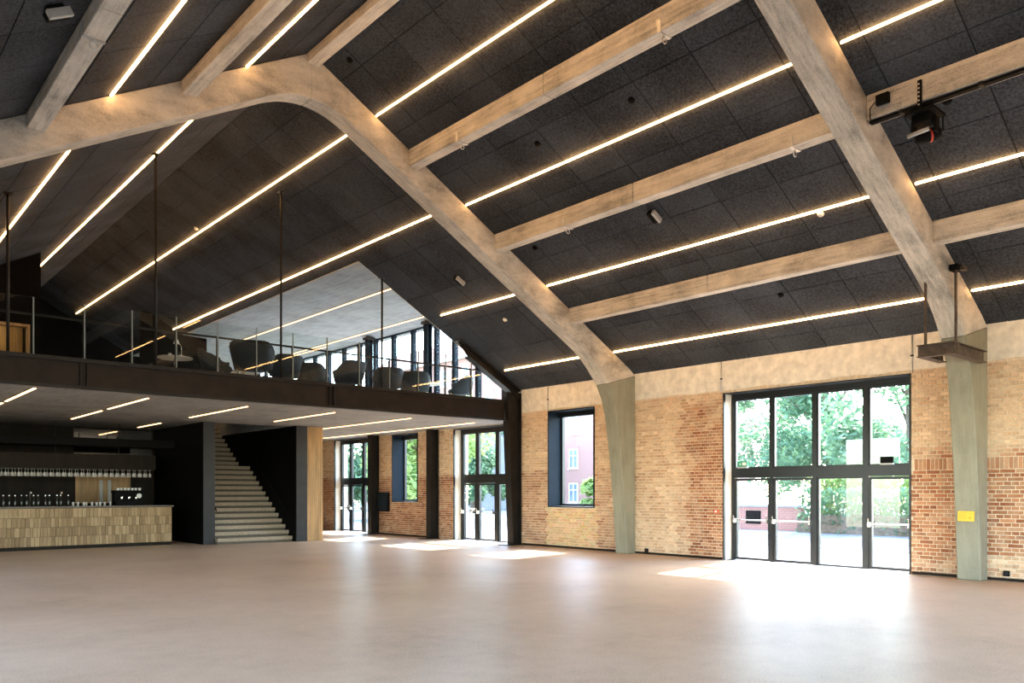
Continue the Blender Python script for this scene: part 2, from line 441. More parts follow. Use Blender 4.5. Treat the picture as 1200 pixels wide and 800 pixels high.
# plaster reveals of the openings
rv = MB(); hd0 = MB()
for a, b, c, d in OPEN:
    if c > 0: continue
    rv.box(XW+.005, a, 0, 16.30, a+.012, d); rv.box(XW+.005, b-.012, 0, 16.30, b, d); hd0.box(XW-.03, a, d-.02, 16.30, b, d); hd0.box(XW-.03, a, 0, XW+.03, a+.03, d); hd0.box(XW-.03, b-.03, 0, XW+.03, b, d)
rv.build('reveal', M['reveal'], wr); hd0.build('opening_trim', M['frame_metal'], wr)
bb = MB()
for a, b in ((3, F1), (F1+FT, 6.6), (10.88, F2), (F2+FT, YG-.2), (22.5, 26)):
    bb.box(XW-.03, a, .005, XW-.0005, b, .055)
struct(bb.build('baseboard_right', M['brown_board']))

# ------------------------------------------------------------------ windows and doors
def quad_frame(mb, x0, x1, y0, y1, z0, z1, t):
    mb.box(x0, y0, z0, x1, y0+t, z1); mb.box(x0, y1-t, z0, x1, y1, z1)
    mb.box(x0, y0+t, z0, x1, y1-t, z0+t); mb.box(x0, y0+t, z1-t, x1, y1-t, z1)
def fixed_window(name, o):
    a, b, c, d = o
    root = struct(empty(name, (XW, (a+b)/2, c)))
    def P(mb, nm, m): 
        ob = mb.build(nm, m); ob.parent = root; ob.matrix_parent_inverse = Matrix.Translation(-root.location); return ob
    lm = MB(); quad_frame(lm, XW-.035, 16.5, a, b, c, d, .03); P(lm, 'window_liner', M['liner'])
    fm = MB(); quad_frame(fm, 16.47, 16.56, a+.032, b-.032, c+.032, d-.032, .06); P(fm, 'window_frame', M['frame_metal'])
    bl = MB().box(16.35, a+.04, d-.17, 16.46, b-.04, d-.035); P(bl, 'blind_cassette', M['frame_metal'])
    P(MB().box(16.51, a+.09, c+.09, 16.52, b-.09, d-.09), 'pane', M['glass'])
fixed_window('window_1', OPEN[2]); fixed_window('window_2', OPEN[4])
def glazed_door(name, o, posts, kinds, tz, X=16.35):
    a, b, c, d = o
    root = struct(empty(name, (X, (a+b)/2, 0)))
    inv = Matrix.Translation(-root.location)
    def P(mb, nm, m, par=root):
        ob = mb.build(nm, m); ob.parent = par
        if par is root: ob.matrix_parent_inverse = inv
        return ob
    fr = MB(); fr.box(X-.05, a+.013, d-.14, X+.07, b-.013, d-.012)
    fr.box(X-.05, posts[0][0], 0, X+.07, posts[0][1], d-.14); fr.box(X-.05, posts[-1][0], 0, X+.07, posts[-1][1], d-.14)
    P(fr, 'door_frame', M['frame_metal'])
    for p, q in posts[1:-1]: P(MB().box(X-.055, p, 0, X+.06, q, d-.14), 'mullion', M['frame_metal'])
    for i in range(len(posts)-1):
        y0, y1 = posts[i][1]+.002, posts[i+1][0]-.002
        P(MB().box(X-.06, y0, tz[0], X+.07, y1, tz[1]), 'transom', M['frame_metal'])
        up = MB(); quad_frame(up, X-.03, X+.05, y0, y1, tz[1], d-.14, .03); P(up, 'pane_bead', M['frame_metal'])
        P(MB().box(X, y0+.03, tz[1]+.03, X+.012, y1-.03, d-.17), 'pane', M['glass'])
        lf = MB()
        if kinds[i] == 'leaf':
            quad_frame(lf, X-.04, X+.04, y0+.006, y1-.006, .012, tz[0]-.01, .055)
            leaf = P(lf, 'door_leaf', M['frame_metal'])
            P(MB().box(X-.004, y0+.062, .068, X+.008, y1-.062, tz[0]-.066), 'pane', M['glass'], leaf)
            pb = MB(); zb = .93; xb = X-.13
            pb.tube([(xb, y0+.03, zb), (xb, y1-.03, zb)], .014, 8)
            for yy in (y0+.035, y1-.035):
                pb.box(xb-.018, yy-.018, zb-.06, X-.041, yy+.018, zb+.03); pb.tube([(xb, yy, zb), (xb-.02, yy, zb+.11)], .012, 6)
            P(pb, 'panic_bar', M['chrome'], leaf)
        else:
            quad_frame(lf, X-.03, X+.05, y0, y1, .0, tz[0], .04); P(lf, 'pane_bead', M['frame_metal'])
            P(MB().box(X, y0+.04, .04, X+.012, y1-.04, tz[0]-.04), 'pane', M['glass'])
    return root
glazed_door('door_1', OPEN[1], [(6.644, 6.73), (7.60, 7.70), (8.72, 8.81), (9.76, 9.83), (10.76, 10.836)], ['leaf', 'fixed', 'leaf', 'leaf'], (1.90, 2.12))
glazed_door('door_2', OPEN[3], [(18.434, 18.52), (19.28, 19.40), (20.28, 20.40), (21.08, 21.186)], ['fixed', 'leaf', 'leaf'], (1.85, 2.10), 16.32)
glazed_door('door_3', OPEN[5], [(26.514, 26.6), (27.32, 27.44), (28.28, 28.40), (29.05, 29.136)], ['fixed', 'leaf', 'leaf'], (1.84, 2.08), 16.3)
glazed_door('door_4', OPEN[0], [(-1.586, -1.45), (-.66, -.45), (.43, .64), (1.48, 1.7), (2.5, 2.586)], ['leaf', 'fixed', 'leaf', 'leaf'], (1.90, 2.12))
for a, b, c, d in OPEN:
    portal((16.6, (a+b)/2, (c+d)/2), (0, PI/2, 0), d-c, b-a)
# exit sign on the transom
for (yy, X0) in ((10.5, 16.24), (7.2, 16.24)):
    nm = 'exit_sign'; e = empty(nm, (X0, yy, 2.125))
    b = MB().box(-.03, -.13, 0, .03, .13, .03).build('sign_base', M['device_grey'], e)
    g = MB().box(-.012, -.13, .03, .012, .13, .16).build('sign_plate', M['green_sign'] if yy > 9 else M['black'], e)
    if yy > 9:
        f = MB(); f.box(-.016, -.10, .06, -.0125, .0, .13); f.prism([(.03, .09), (.07, .06), (.07, .12)], 'x', -.016, -.0125); f.build('pictogram', M['white'], g)
        tag(e, 'small green exit sign standing on the door transom', 'exit sign')
    else:
        tag(e, 'small dark sensor box on the transom above the right-hand door leaf', 'sensor')

# ------------------------------------------------------------------ other walls
lw = MB(); cur = YBACK
LO = [(-1.6, 2.6), (6.63, 10.85), (14.9, 17.5)]
for a, b in LO:
    lw.box(XL-.5, cur, 0, XL, a, 4.6); lw.box(XL-.5, a, 3.9, XL, b, 4.6); cur = b
    portal((XL-.55, (a+b)/2, 1.95), (0, -PI/2, 0), 3.9, b-a)
lw.box(XL-.5, cur, 0, XL, YEND, 4.6)
struct(lw.build('wall_left', M['plaster']))
bw = MB(); bw.box(XL-.5, YBACK-.4, 0, 1.5, YBACK, 5); bw.box(12.4, YBACK-.4, 0, XO, YBACK, 5); bw.box(1.5, YBACK-.4, 4.2, 12.4, YBACK, 5)  # wide opening added in the unseen back wall to let sky light in
struct(MB().prism([(XL-.5, 5.001), (XO, 5.001), (XR, ZR+.2)], 'y', YBACK-.4, YBACK).build('wall_gable', M['grey_wall']))
portal((6.95, YBACK-.45, 2.1), (PI/2, 0, 0), 10.9, 4.2)
struct(bw.build('wall_back', M['reveal']))
ew = MB(); ew.prism([(XL-.5, 0), (XO, 0), (XO, 7.6), (11, 7.8), (XR, ZR+.2), (XL-.5, 4.4)], 'y', YEND, YEND+.3)
struct(ew.build('wall_end', M['black_wall']))

# ------------------------------------------------------------------ ceiling
HX = 10.7      # hinge of the dormer
def slab(mb, x0, x1, y0, y1, t=.25, lift=.03):
    mb.prism([(x0, zr(x0)+lift), (x1, zr(x1)+lift), (x1, zr(x1)+lift+t), (x0, zr(x0)+lift+t)], 'y', y0, y1)
s = MB(); slab(s, XR, XW+.7, YBACK-.3, YG+.25); slab(s, XR, HX, YG+.25, YEND+.2)
cr = struct(s.build('ceiling_right', M['black']))
s = MB(); slab(s, XL-.6, XR, YBACK-.3, YEND+.2)
cl = struct(s.build('ceiling_left', M['black']))
RX = [6.93, 7.53, 8.71, 9.77, 10.95, 12.15, 13.2, 14.38, 15.5, 15.99]
def panel(par, xa, xb, ya, yb):
    g = .007; t = .028
    sgn = 1 if xb > xa else -1
    xa += g*sgn; xb -= g*sgn; ya += g; yb -= g
    e = random.uniform(-.003, .003)
    mb = MB(); mb.prism([(xa, zr(xa)+e), (xb, zr(xb)+e), (xb, zr(xb)+t), (xa, zr(xa)+t)], 'y', ya, yb)
    return mb.build('ceiling_panel', M['panel'], par)
PY = [3.9+(1.107*i) for i in range(-7, 14)]
def ygrid(y0, y1):
    g = [y0]+[3.86+1.11*i for i in range(-7, 32) if y0+.15 < 3.86+1.11*i < y1-.15]+[y1]
    return list(zip(g[:-1], g[1:]))
cnt = 0
for i in range(len(RX)-1):
    a, b = RX[i], RX[i+1]
    for y0, y1 in ygrid(0, YG+.25):
        if y1 < 2 or (y1 < 5 and b < 8): continue
        if F1+.02 < y0 and y1 < F1+FT-.02: continue
        panel(cr, a, b, y0, y1); cnt += 1
for i in range(4):
    a, b = RX[i], RX[i+1]
    if a >= HX: break
    for y0, y1 in ygrid(YG+.25, YEND): panel(cr, a, min(b, HX), y0, y1)
slab_l = [2*XR-x for x in RX]
for i in range(6):
    a, b = slab_l[i], slab_l[i+1]
    for y0, y1 in ygrid(5.2, YEND):
        if b < 4.9 and y0 > 27: continue
        panel(cl, a, b, y0, y1)
# far panels out of the frame keep the same look as one board each side
o = MB(); slab(o, XL, slab_l[6]-.01, YBACK, YEND, .03, -.002); slab(o, slab_l[6], XR-.01, YBACK, 5.19, .03, -.002); o.build('ceiling_board', M['panel'], cl)
o = MB(); slab(o, XR+.01, XW, YBACK, -.01, .03, -.002); o.build('ceiling_board', M['panel'], cr)

# ------------------------------------------------------------------ concrete portal frames
IN = [(15.66, 0), (15.58, 1.06), (15.48, 2.0), (15.37, 2.8), (15.25, 3.5), (15.11, 3.93), (14.92, 4.26)]
def soff(x):
    d = abs(x-XR); z0 = ZR-.605
    if d < .85: return z0-SL*(d*d/(2*.85)+.85/2)
    return z0-SL*d
XO_ = 15.99
def portal_frame(y0, label):
    root = tag(empty('portal_frame', (XR, y0, 0)), label, 'concrete frame')
    inv = Matrix.Translation(-root.location)
    for sgn in (1, -1):
        X = lambda x: XR+sgn*(x-XR)
        A = [(X(x), z) for x, z in IN]; B = [(X(XO_), z) for x, z in IN[:-1]]+[(X(XO_), 4.55)]
        c = MB().strip(A, B, 'y', y0, y0+FT).build('column', M['column'], root); c.matrix_parent_inverse = inv
        md = c.modifiers.new('bevel', 'BEVEL'); md.width = .02; md.segments = 1; md.limit_method = 'ANGLE'; md.angle_limit = math.radians(50)
        IA = [(14.92, 4.26), (14.75, 4.46), (14.58, 4.64), (14.38, 4.82), (14.1, soff(14.1))]
        OB = [(XO_, 4.55), (15.75, zr(15.75)-.006), (15.45, zr(15.45)-.006), (15.1, zr(15.1)-.006), (14.55, zr(14.55)-.006)]
        n = 14
        for i in range(1, n+1):
            xi = 14.1+(XR-14.1)*i/n if i < n else XR
            IA.append((xi, soff(xi))); xo = 14.55+(XR-14.55)*i/n; OB.append((xo, zr(xo)-.006))
        # finer crown
        IA2 = IA[:-3]; OB2 = OB[:-3]
        xs = [IA[-3][0]+(XR-IA[-3][0])*k/9 for k in range(10)]; xo0 = OB[-3][0]
        for k, xx in enumerate(xs):
            IA2.append((xx, soff(xx))); oo = xo0+(XR-xo0)*k/9; OB2.append((oo, zr(oo)-.006))
        A = [(X(x), z) for x, z in IA2]; B = [(X(x), z) for x, z in OB2]
        r = MB().strip(A, B, 'y', y0+.001, y0+FT-.001).build('rafter', M['concrete_r'], root); r.matrix_parent_inverse = inv
        md = r.modifiers.new('bevel', 'BEVEL'); md.width = .014; md.segments = 1; md.limit_method = 'ANGLE'; md.angle_limit = math.radians(50)
    return root
fr1 = portal_frame(F1, 'near concrete portal frame, its leg right of the wide glass doors')
fr2 = portal_frame(F2, 'far concrete portal frame with its whole crown in view before the gallery')

# ------------------------------------------------------------------ purlins
def purlin(xc, y0, y1, label):
    wd = .24; xa, xb = xc-wd/2, xc+wd/2
    zb = zr(xc)-(.29 if abs(xc-XR) > .2 else .22)
    root = tag(empty('roof_purlin', (xc, y0, zb)), label, 'roof beam', 'concrete purlins under the dark ceiling')
    ym = (y0+y1)/2
    for (a, b) in ((y0+.002, ym-.006), (ym+.006, y1-.002)):
        top = [(xa, zr(xa)-.005), (xb, zr(xb)-.005)]
        if abs(xc-XR) < .2: top = [(xa, zr(xa)-.005), (XR, zr(XR)-.005), (xb, zr(xb)-.005)]
        p = MB().prism([(xb, zb), (xa, zb)]+top, 'y', a, b).build('purlin_half', M['concrete'], root, bevel=.012)
        p.matrix_parent_inverse = Matrix.Translation(-root.location)
    mb = MB().box(xa+.03, ym-.0055, zb+.01, xb-.01, ym+.0055, zb+.2)
    j = mb.build('joint_filler', M['brown_board'], root); j.matrix_parent_inverse = Matrix.Translation(-root.location)
    return root
PN = {2.52: 'second concrete purlin left of the ridge', 4.73: 'first concrete purlin left of the ridge', 6.95: 'concrete ridge purlin at the crown of the roof',
      9.17: 'first concrete purlin right of the ridge', 11.4: 'second concrete purlin right of the ridge', 13.69: 'third concrete purlin right of the ridge, lowest of all'}
for xc, lb in PN.items(): purlin(xc, F1+FT, F2, lb+', between the two frames')
for xc in (9.17, 11.4, 13.69): purlin(xc, -2.9, F1, PN[xc].replace(', lowest of all', '')+', passing out of frame beyond the near frame')
# eye hooks strapped to the purlins
def hook(xc, y, label):
    zb = zr(xc)-.29; xa = xc-.12
    e = tag(empty('eye_hook', (xc, y, zb)), label, 'hook', 'eye hooks strapped to the purlins')
    MB().box(-.124, -.03, -.012, .124, .03, -.001).box(-.132, -.03, -.012, -.121, .03, .16).build('strap', M['zinc'], e)
    r = MB(); pts = [(.045*math.cos(2*PI*k/12), 0, -.075+.045*math.sin(2*PI*k/12)) for k in range(13)]
    r.tube(pts, .009, 6, False); r.tube([(0, 0, -.03), (0, 0, -.011)], .012, 6); r.build('eye', M['zinc'], e)
for xc, y, lb in ((4.73, 9.4, 'pale eye hook under the first purlin left of the ridge'), (2.52, 10.3, 'pale eye hook under the second purlin left of the ridge'),
                  (6.95, 9.8, 'pale eye hook under the ridge purlin'), (9.17, 11.9, 'far eye hook under the first purlin right of the ridge'),
                  (9.17, 7.2, 'near eye hook under the first purlin right of the ridge'), (11.4, 11.35, 'far eye hook under the second purlin right of the ridge'),
                  (11.4, 6.45, 'near eye hook under the second purlin, beside the near frame')): hook(xc, y, lb)

# ------------------------------------------------------------------ LED strips
def strip_roof(x, y0, y1, label):
    z = zr(x); ang = math.atan(SL)*(1 if x > XR else -1)
    root = tag(empty('led_strip_light', (x, y0, z)), label, 'strip light', 'warm strip lights along the roof')
    root.rotation_euler = (0, ang, 0); L = y1-y0
    MB().box(-.012, .02, -.006, .012, L-.02, -.0035).build('profile', M['black'], root)
    MB().box(-.0115, .03, -.040, .0115, L-.03, -.0065).build('diffuser', M['led'], root)
ST = {3.52: 'second strip left of the ridge', 5.68: 'first strip left of the ridge', 8.28: 'first strip right of the ridge', 10.47: 'second strip right of the ridge',
      12.83: 'third strip right of the ridge', 15.12: 'fourth and lowest strip right of the ridge'}
for x, lb in ST.items(): strip_roof(x, F1+FT+.01, F2-.01, 'warm LED '+lb+', between the two frames')
for x in (10.47, 12.83, 15.12): strip_roof(x, -2.9, F1-.01, 'warm LED '+ST[x].split(',')[0]+', right of the near frame')
for x, ye in ((3.52, 26.9), (5.68, 33), (8.28, 36.5), (10.38, 33), (12.83, 17.6), (15.1, 17.6)):
    k = {10.38: 10.47, 15.1: 15.12}.get(x, x)
    strip_roof(x, F2+FT+.01, ye, 'warm LED '+ST[k].split(',')[0]+', beyond the far frame')

# ------------------------------------------------------------------ gallery
g = MB()
SX0, SX1, SY0, SY1 = 9.21, 11.62, 24.3, 31.0
g.box(SX0, SY0, ZG-.03, SX1, 29.3, ZG)  # thin lid over most of the stairwell hole, added to darken the stairs
for x0, y0, x1, y1 in ((XL, YG, XW-.01, SY0), (XL, SY0, SX0, YEND-.01), (SX1, SY0, XW-.01, YEND-.01), (SX0, SY1, SX1, YEND-.01)):
    g.box(x0, y0, ZS, x1, y1, ZG)
struct(g.build('gallery_floor', M['slab']), 'gallery floor slab with grey soffit')
struct(MB().box(SX0, SY0, ZG-.06, SX1, 29.3, ZG-.031).box(SX0+.001, SY0-.02, ZS-.004, SX1-.001, SY0-.001, ZG-.061).build('stair_light_block', M['black_wall']), 'black lid added over the stairwell to keep gallery light out')  # black lid added to block gallery light from the upper flight
# gallery front: steel beam
be = tag(empty('gallery_beam', (7, YG, ZS)), 'long dark brown steel I-beam along the gallery edge', 'steel beam')
inv = Matrix.Translation(-be.location)
def PB(mb, nm, m):
    o = mb.build(nm, m, be); o.matrix_parent_inverse = inv; return o
PB(MB().box(XL, YG-.05, 3.70, 15.4, YG-.03, 4.18), 'web', M['beam_steel'])
PB(MB().box(XL, YG-.17, 3.648, 15.4, YG-.002, 3.70), 'flange', M['steel'])
PB(MB().box(XL, YG-.12, 4.18, 15.4, YG-.002, 4.215), 'flange', M['steel'])
for x in (-1.3, 4.2, 9.75):
    PB(MB().box(x-.07, YG-.115, 3.701, x-.05, YG-.051, 4.179), 'stiffener', M['steel']); PB(MB().box(x+.05, YG-.115, 3.701, x+.07, YG-.051, 4.179), 'stiffener', M['steel'])
struct(MB().box(XL, YG-.11, 4.217, 15.4, YG-.001, 4.262).build('trim_1', M['steel']), 'dark edge trim on the gallery beam')
# steel columns (tapered I-sections)
def steel_column(y, label, ztop, x_in=15.42, taper=.22, wdt=.26):
    r = tag(empty('steel_column', (15.7, y, 0)), label, 'steel column'); inv = Matrix.Translation(-r.location)
    def P(mb, nm):
        o = mb.build(nm, M['steel'], r); o.matrix_parent_inverse = inv
    zt = ztop
    P(MB().strip([(x_in+taper, 0), (x_in, zt)], [(x_in+taper+.025, 0), (x_in+.025, zt)], 'y', y, y+wdt), 'flange')
    P(MB().box(15.935, y, 0, 15.96, y+wdt, zt), 'flange')
    P(MB().strip([(x_in+taper+.026, 0.02), (x_in+.026, zt)], [(15.934, .02), (15.934, zt)], 'y', y+wdt/2-.01, y+wdt/2+.01), 'web')
    P(MB().box(15.3, y-.04, 0.0, 15.975, y+wdt+.04, .018), 'base_plate')
    return r
steel_column(YG-.17, 'dark tapered steel column at the wall end of the gallery beam', 4.5)
def col_pair(y, lb):
    steel_column(y, lb+', below the gallery', 3.655, 15.62, .0, .24)
    r = tag(empty('steel_post', (15.6, y, ZG)), lb+', upstairs by the gallery glazing', 'steel post')
    MB().box(-.1, 0, 0, -.07, .24, 2.98).box(.07, 0, 0, .10, .24, 2.98).box(-.07, .11, 0, .07, .13, 2.98).build('shaft', M['liner'], r)
    MB().box(-.16, -.05, 2.9, .16, .29, 3.0).build('cap_plate', M['steel'], r)
col_pair(22.0, 'dark steel column between the narrow window and the middle doors')
col_pair(25.75, 'dark steel column beside the black wall panel')
# raking steel beam under the roof above the gallery end
rb = tag(empty('raking_beam', (15, YG, 5)), 'dark steel beam sloping under the roof at the gallery end', 'steel beam')
inv = Matrix.Translation(-rb.location)
def PR(pts, y0, y1, nm, m=M['steel']):
    o = MB().prism(pts, 'y', y0, y1).build(nm, m, rb); o.matrix_parent_inverse = inv
x0, x1 = 13.7, 15.97
PR([(x0, zr(x0)-.02), (x1, zr(x1)-.02), (x1, zr(x1)-.05), (x0, zr(x0)-.05)], YG-.14, YG+.12, 'flange')
PR([(x0, zr(x0)-.051), (x1, zr(x1)-.051), (x1, zr(x1)-.26), (x0+.35, zr(x0+.35)-.26)], YG-.02, YG+.0, 'web')
PR([(x0+.35, zr(x0+.35)-.261), (x1, zr(x1)-.261), (x1, zr(x1)-.29), (x0+.35, zr(x0+.35)-.29)], YG-.14, YG+.12, 'flange')
# tie rods
for i, x in enumerate((2.9, 5.62, 8.47, 11.26)):
    zt = zr(x)
    t = tag(empty('tie_rod', (x, YG+.02, ZG)), ['tie rod at the far left, hung from the roof to the gallery edge', 'tie rod second from the left, hung from roof to gallery edge',
             'tie rod third from the left, before the dark armchairs', 'shortest tie rod, rightmost, before the gallery glazing'][i], 'tie rod')
    MB().tube([(0, 0, .012), (0, 0, zt-ZG-.06)], .028, 8).build('rod', M['steel'], t, True)
    MB().box(-.06, -.06, 0, .06, .06, .012).build('foot_plate', M['steel'], t)
    MB().box(-.07, -.07, zt-ZG-.075, .07, .07, zt-ZG-.061).build('head_plate', M['steel'], t)
# railing
rl = tag(empty('glass_railing', (3.34, YG+.1, ZG)), 'frameless glass railing with slim dark posts along the gallery edge', 'railing')
xs = [-.3+.91*k for k in range(-4, 14)]
pm = MB().box(-.027, 0, 0, .027, .012, .84).mesh('post', M['steel'])
em = MB().box(-.011, -.034, .0, .011, -.012, 1.15).mesh('pane_edge', M['glass_edge'])
for k in range(-4, 13):
    x = .91*k
    link('post', pm, rl, (x, 0, 0))
    MB().box(x+.012, -.03, .02, x+.898, -.016, 1.14).build('pane', M['rail_glass'], rl)
    link('pane_clamp', em, rl, (x, 0, 0))
MB().box(-3.7, .0125, .80, 12.4, .05, .84).build('handrail', M['steel'], rl)
# dormer: window wall, ceiling, front cheek
dz = lambda x: 7.5-.04*(x-HX)
dc = MB(); dc.prism([(HX, dz(HX)), (16.5, dz(16.5)), (16.5, dz(16.5)+.25), (HX, dz(HX)+.25)], 'y', YG+.26, YEND)
struct(dc.build('ceiling_dormer', M['slab']))
struct(MB().prism([(HX+.02, zr(HX)+.31), (16.6, zr(16.6)+.31), (16.6, dz(16.6)+.25), (HX+.02, dz(HX)+.25)], 'y', YG+.1, YG+.249).build('wall_dormer', M['plaster']))
rim = MB(); rim.prism([(HX, zr(HX)-.004), (15.99, zr(15.99)-.004), (15.99, zr(15.99)+.3), (HX, zr(HX)+.3)], 'y', YG+.25, YG+.258)
struct(rim.build('trim_2', M['reveal']), 'pale edge of the cut roof slope')
w3 = struct(empty('window_3', (16.1, 27, ZG)))
inv = Matrix.Translation(-w3.location)
def PW(mb, nm, m):
    o = mb.build(nm, m, w3); o.matrix_parent_inverse = inv; return o
zt = dz(16)-.02
PW(MB().box(16.04, YG+.3, zt-.03, 16.16, YEND, zt).box(16.04, YG+.3, ZG, 16.16, YEND, ZG+.06), 'window_frame', M['liner'])
my = [18.75, 20.05, 21.28, 22.3, 23.7, 24.95, 26.2, 27.37, 28.55, 29.8, 31, 32.2, 33.4, 34.6, 35.8, 37]
mm = MB().box(16.02, -.07, ZG+.061, 16.18, .07, zt-.031).mesh('mullion', M['liner'])
prev = YG+.3
for y in my:
    o = link('mullion', mm, w3, (0, y, 0)); o.matrix_parent_inverse = inv
    PW(MB().box(16.09, prev+.01, ZG+.07, 16.102, y-.075, zt-.04), 'pane', M['glass']); prev = y+.065
portal((16.3, 27.8, 5.75), (0, PI/2, 0), 3.0, 18.6)
for x, y0, y1, lb in ((12.62, 19.4, 31.5, 'warm LED strip on the dormer ceiling, farther from the windows'), (15.2, 21.6, 36, 'warm LED strip on the dormer ceiling, close along the windows')):
    r = tag(empty('led_strip_light', (x, y0, dz(x))), lb, 'strip light')
    MB().box(-.035, 0, -.016, .035, y1-y0, -.002).build('profile', M['black'], r); MB().box(-.022, .01, -.032, .022, y1-y0-.01, -.0165).build('diffuser', M['led_soft'], r)
# soffit strips
for x, y0, y1, lb in ((3.4, 18.25, 21.4, 'short LED strip on the gallery soffit, far left above the bar'), (3.4, 21.8, 24.8, 'LED strip on the soffit at the far left, continuing behind the first'),
                      (5.64, 18.6, 21.72, 'short LED strip on the soffit before the bar, front one of its pair'), (5.64, 22.3, 25.4, 'short LED strip on the soffit over the bar, rear one of its pair'),
                      (8.0, 18.85, 22.75, 'LED strip on the soffit ending at the left stair wall'), (10.32, 18.8, 22.4, 'LED strip on the soffit above the foot of the stairs'),
                      (12.75, 18.9, 29.5, 'long LED strip on the soffit right of the wood cladding'), (15.03, 18.9, 30, 'long LED strip on the soffit beside the brick wall'),
                      (8.0, 25.2, 27.4, 'short LED strip on the soffit at the back of the bar')):
    r = tag(empty('led_strip_light', (x, y0, ZS)), lb, 'strip light')
    MB().box(-.04, 0, -.016, .04, y1-y0, -.002).build('profile', M['black'], r); MB().box(-.026, .01, -.034, .026, y1-y0-.01, -.0165).build('diffuser', M['led_soft'], r)
# black block on the gallery with a lit doorway
ub = MB(); yb0 = 27.0
ub.prism([(XL, ZG), (3.2, ZG), (3.2, zr(3.2)-.01), (XL, zr(XL)-.01)], 'y', yb0, yb0+.2)
ub.prism([(4.9, ZG), (5.18, ZG), (5.18, zr(5.18)-.01), (4.9, zr(4.9)-.01)], 'y', yb0, yb0+.2)
ub.prism([(3.2, 6.45), (4.9, 6.45), (4.9, zr(4.9)-.01), (3.2, zr(3.2)-.01)], 'y', yb0, yb0+.2)
ub.prism([(5.0, ZG), (5.18, ZG), (5.18, zr(5.18)-.01), (5.0, zr(5.0)-.01)], 'y', yb0+.2, YEND)
struct(ub.build('wall_gallery', M['black_wall']))
struct(MB().box(2.2, 28.6, ZG, 4.99, 28.7, 7.0).build('wall_lobby', M['wood']), 'wood-clad lobby wall seen through the gallery doorway')
d5 = struct(empty('door_5', (4.05, yb0, ZG)))
MB().box(-.85, -.02, 0, -.78, .22, 2.2).box(.78, -.02, 0, .85, .22, 2.2).box(-.78, -.02, 2.12, .78, .22, 2.2).build('door_frame', M['wood'], d5)
MB().box(.52, .08, .005, .56, .16, 2.11).build('door_post', M['wood'], d5)
lp = tag(empty('ceiling_lamp', (4.0, 27.9, 6.75)), 'warm lamp lighting the lobby behind the gallery doorway', 'lamp')
MB().box(-.6, -.3, 0, .6, .3, .03).build('diffuser', M['lit_room'], lp); MB().box(-.62, -.32, .031, .62, .32, .08).build('housing', M['black'], lp)
sl = tag(empty('wall_lamp', (5.6, 33.0, 5.2)), 'warm round wall lamp beyond the black gallery block', 'lamp')
MB().lathe([(.0, -.3), (.16, -.22), (.24, 0), (.16, .22), (0, .3)], (0, 0, 0), 14).build('shade', M['lit_room'], sl, True)
MB().box(-.42, -.03, -.03, -.2, .03, .03).build('arm', M['black'], sl)

# ------------------------------------------------------------------ stairs and bar block
ys0, rise, run = 23.9, .1755, .25
st = tag(empty('staircase', (10.4, ys0, 0)), 'wide stone staircase rising between two black walls to the gallery', 'staircase')
M['riser'] = mat('riser_painted_shade', (.10, .08, .055), .7, 0, .2, 30)  # dark tone puts the shade under each nosing into the riser colour
for i in range(24):
    y0 = ys0+i*run+(.75 if i >= 14 else 0)
    L = .34 if i != 13 else 1.1
    z1 = min((i+1)*rise, ZG-.001)
    x1 = 11.61-10.4
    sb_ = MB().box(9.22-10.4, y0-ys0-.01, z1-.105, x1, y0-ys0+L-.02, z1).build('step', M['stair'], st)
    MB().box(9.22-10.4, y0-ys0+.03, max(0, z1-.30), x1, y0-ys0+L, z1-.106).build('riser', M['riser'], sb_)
for xr_, xw_ in ((11.53-10.4, 11.615-10.4), (9.30-10.4, 9.215-10.4)):
    hr = MB().tube([(xr_, .3, 1.0), (xr_, 3.4, 3.2)], .022, 8).build('handrail', M['black'], st)
    for yy in (.4, 1.9, 3.3):
        zz = 1.0+(yy-.3)*2.2/3.1; MB().tube([(xr_, yy, zz), (xw_, yy, zz-.05)], .01, 6).build('bracket', M['steel'], hr)
sl_ = MB().box(8.87, 24.12, 0, 9.21, 34, ZS-.005); struct(sl_.build('wall_stair_left', M['black_wall']))
struct(MB().box(8.869, 24.08, 0, 9.212, 24.119, ZS-.005).build('trim_3', M['grey_wall']), 'charcoal end of the left stair wall')
struct(MB().box(11.62, 23.66, 0, 11.985, 34, ZS-.005).build('wall_stair_right', M['black_wall']))
struct(MB().box(11.62, 23.61, 0, 11.985, 23.659, ZS-.005).build('trim_4', M['grey_wall']), 'charcoal end of the right stair wall')
struct(MB().box(9.215, 31.2, 0, 11.615, 31.4, 8.2).build('wall_stair_back', M['black_wall']))
wc = tag(empty('wood_cladding', (12.25, 23.62, 0)), 'tall honey-coloured batten cladding beside the stair wall', 'cladding')
MB().box(-.26, .03, 0, .27, 8, ZS-.006).build('core', M['brown_board'], wc)
bt = MB().box(0, 0, .01, .057, .028, ZS-.012).mesh('batten', M['wood'])
for i in range(8): link('batten', bt, wc, (-.262+.0665*i, 0, 0))
bt2 = MB().box(0, 0, .01, .028, .057, ZS-.012).mesh('batten', M['wood'])
for i in range(24): link('batten', bt2, wc, (.272, .03+.0665*i, 0))
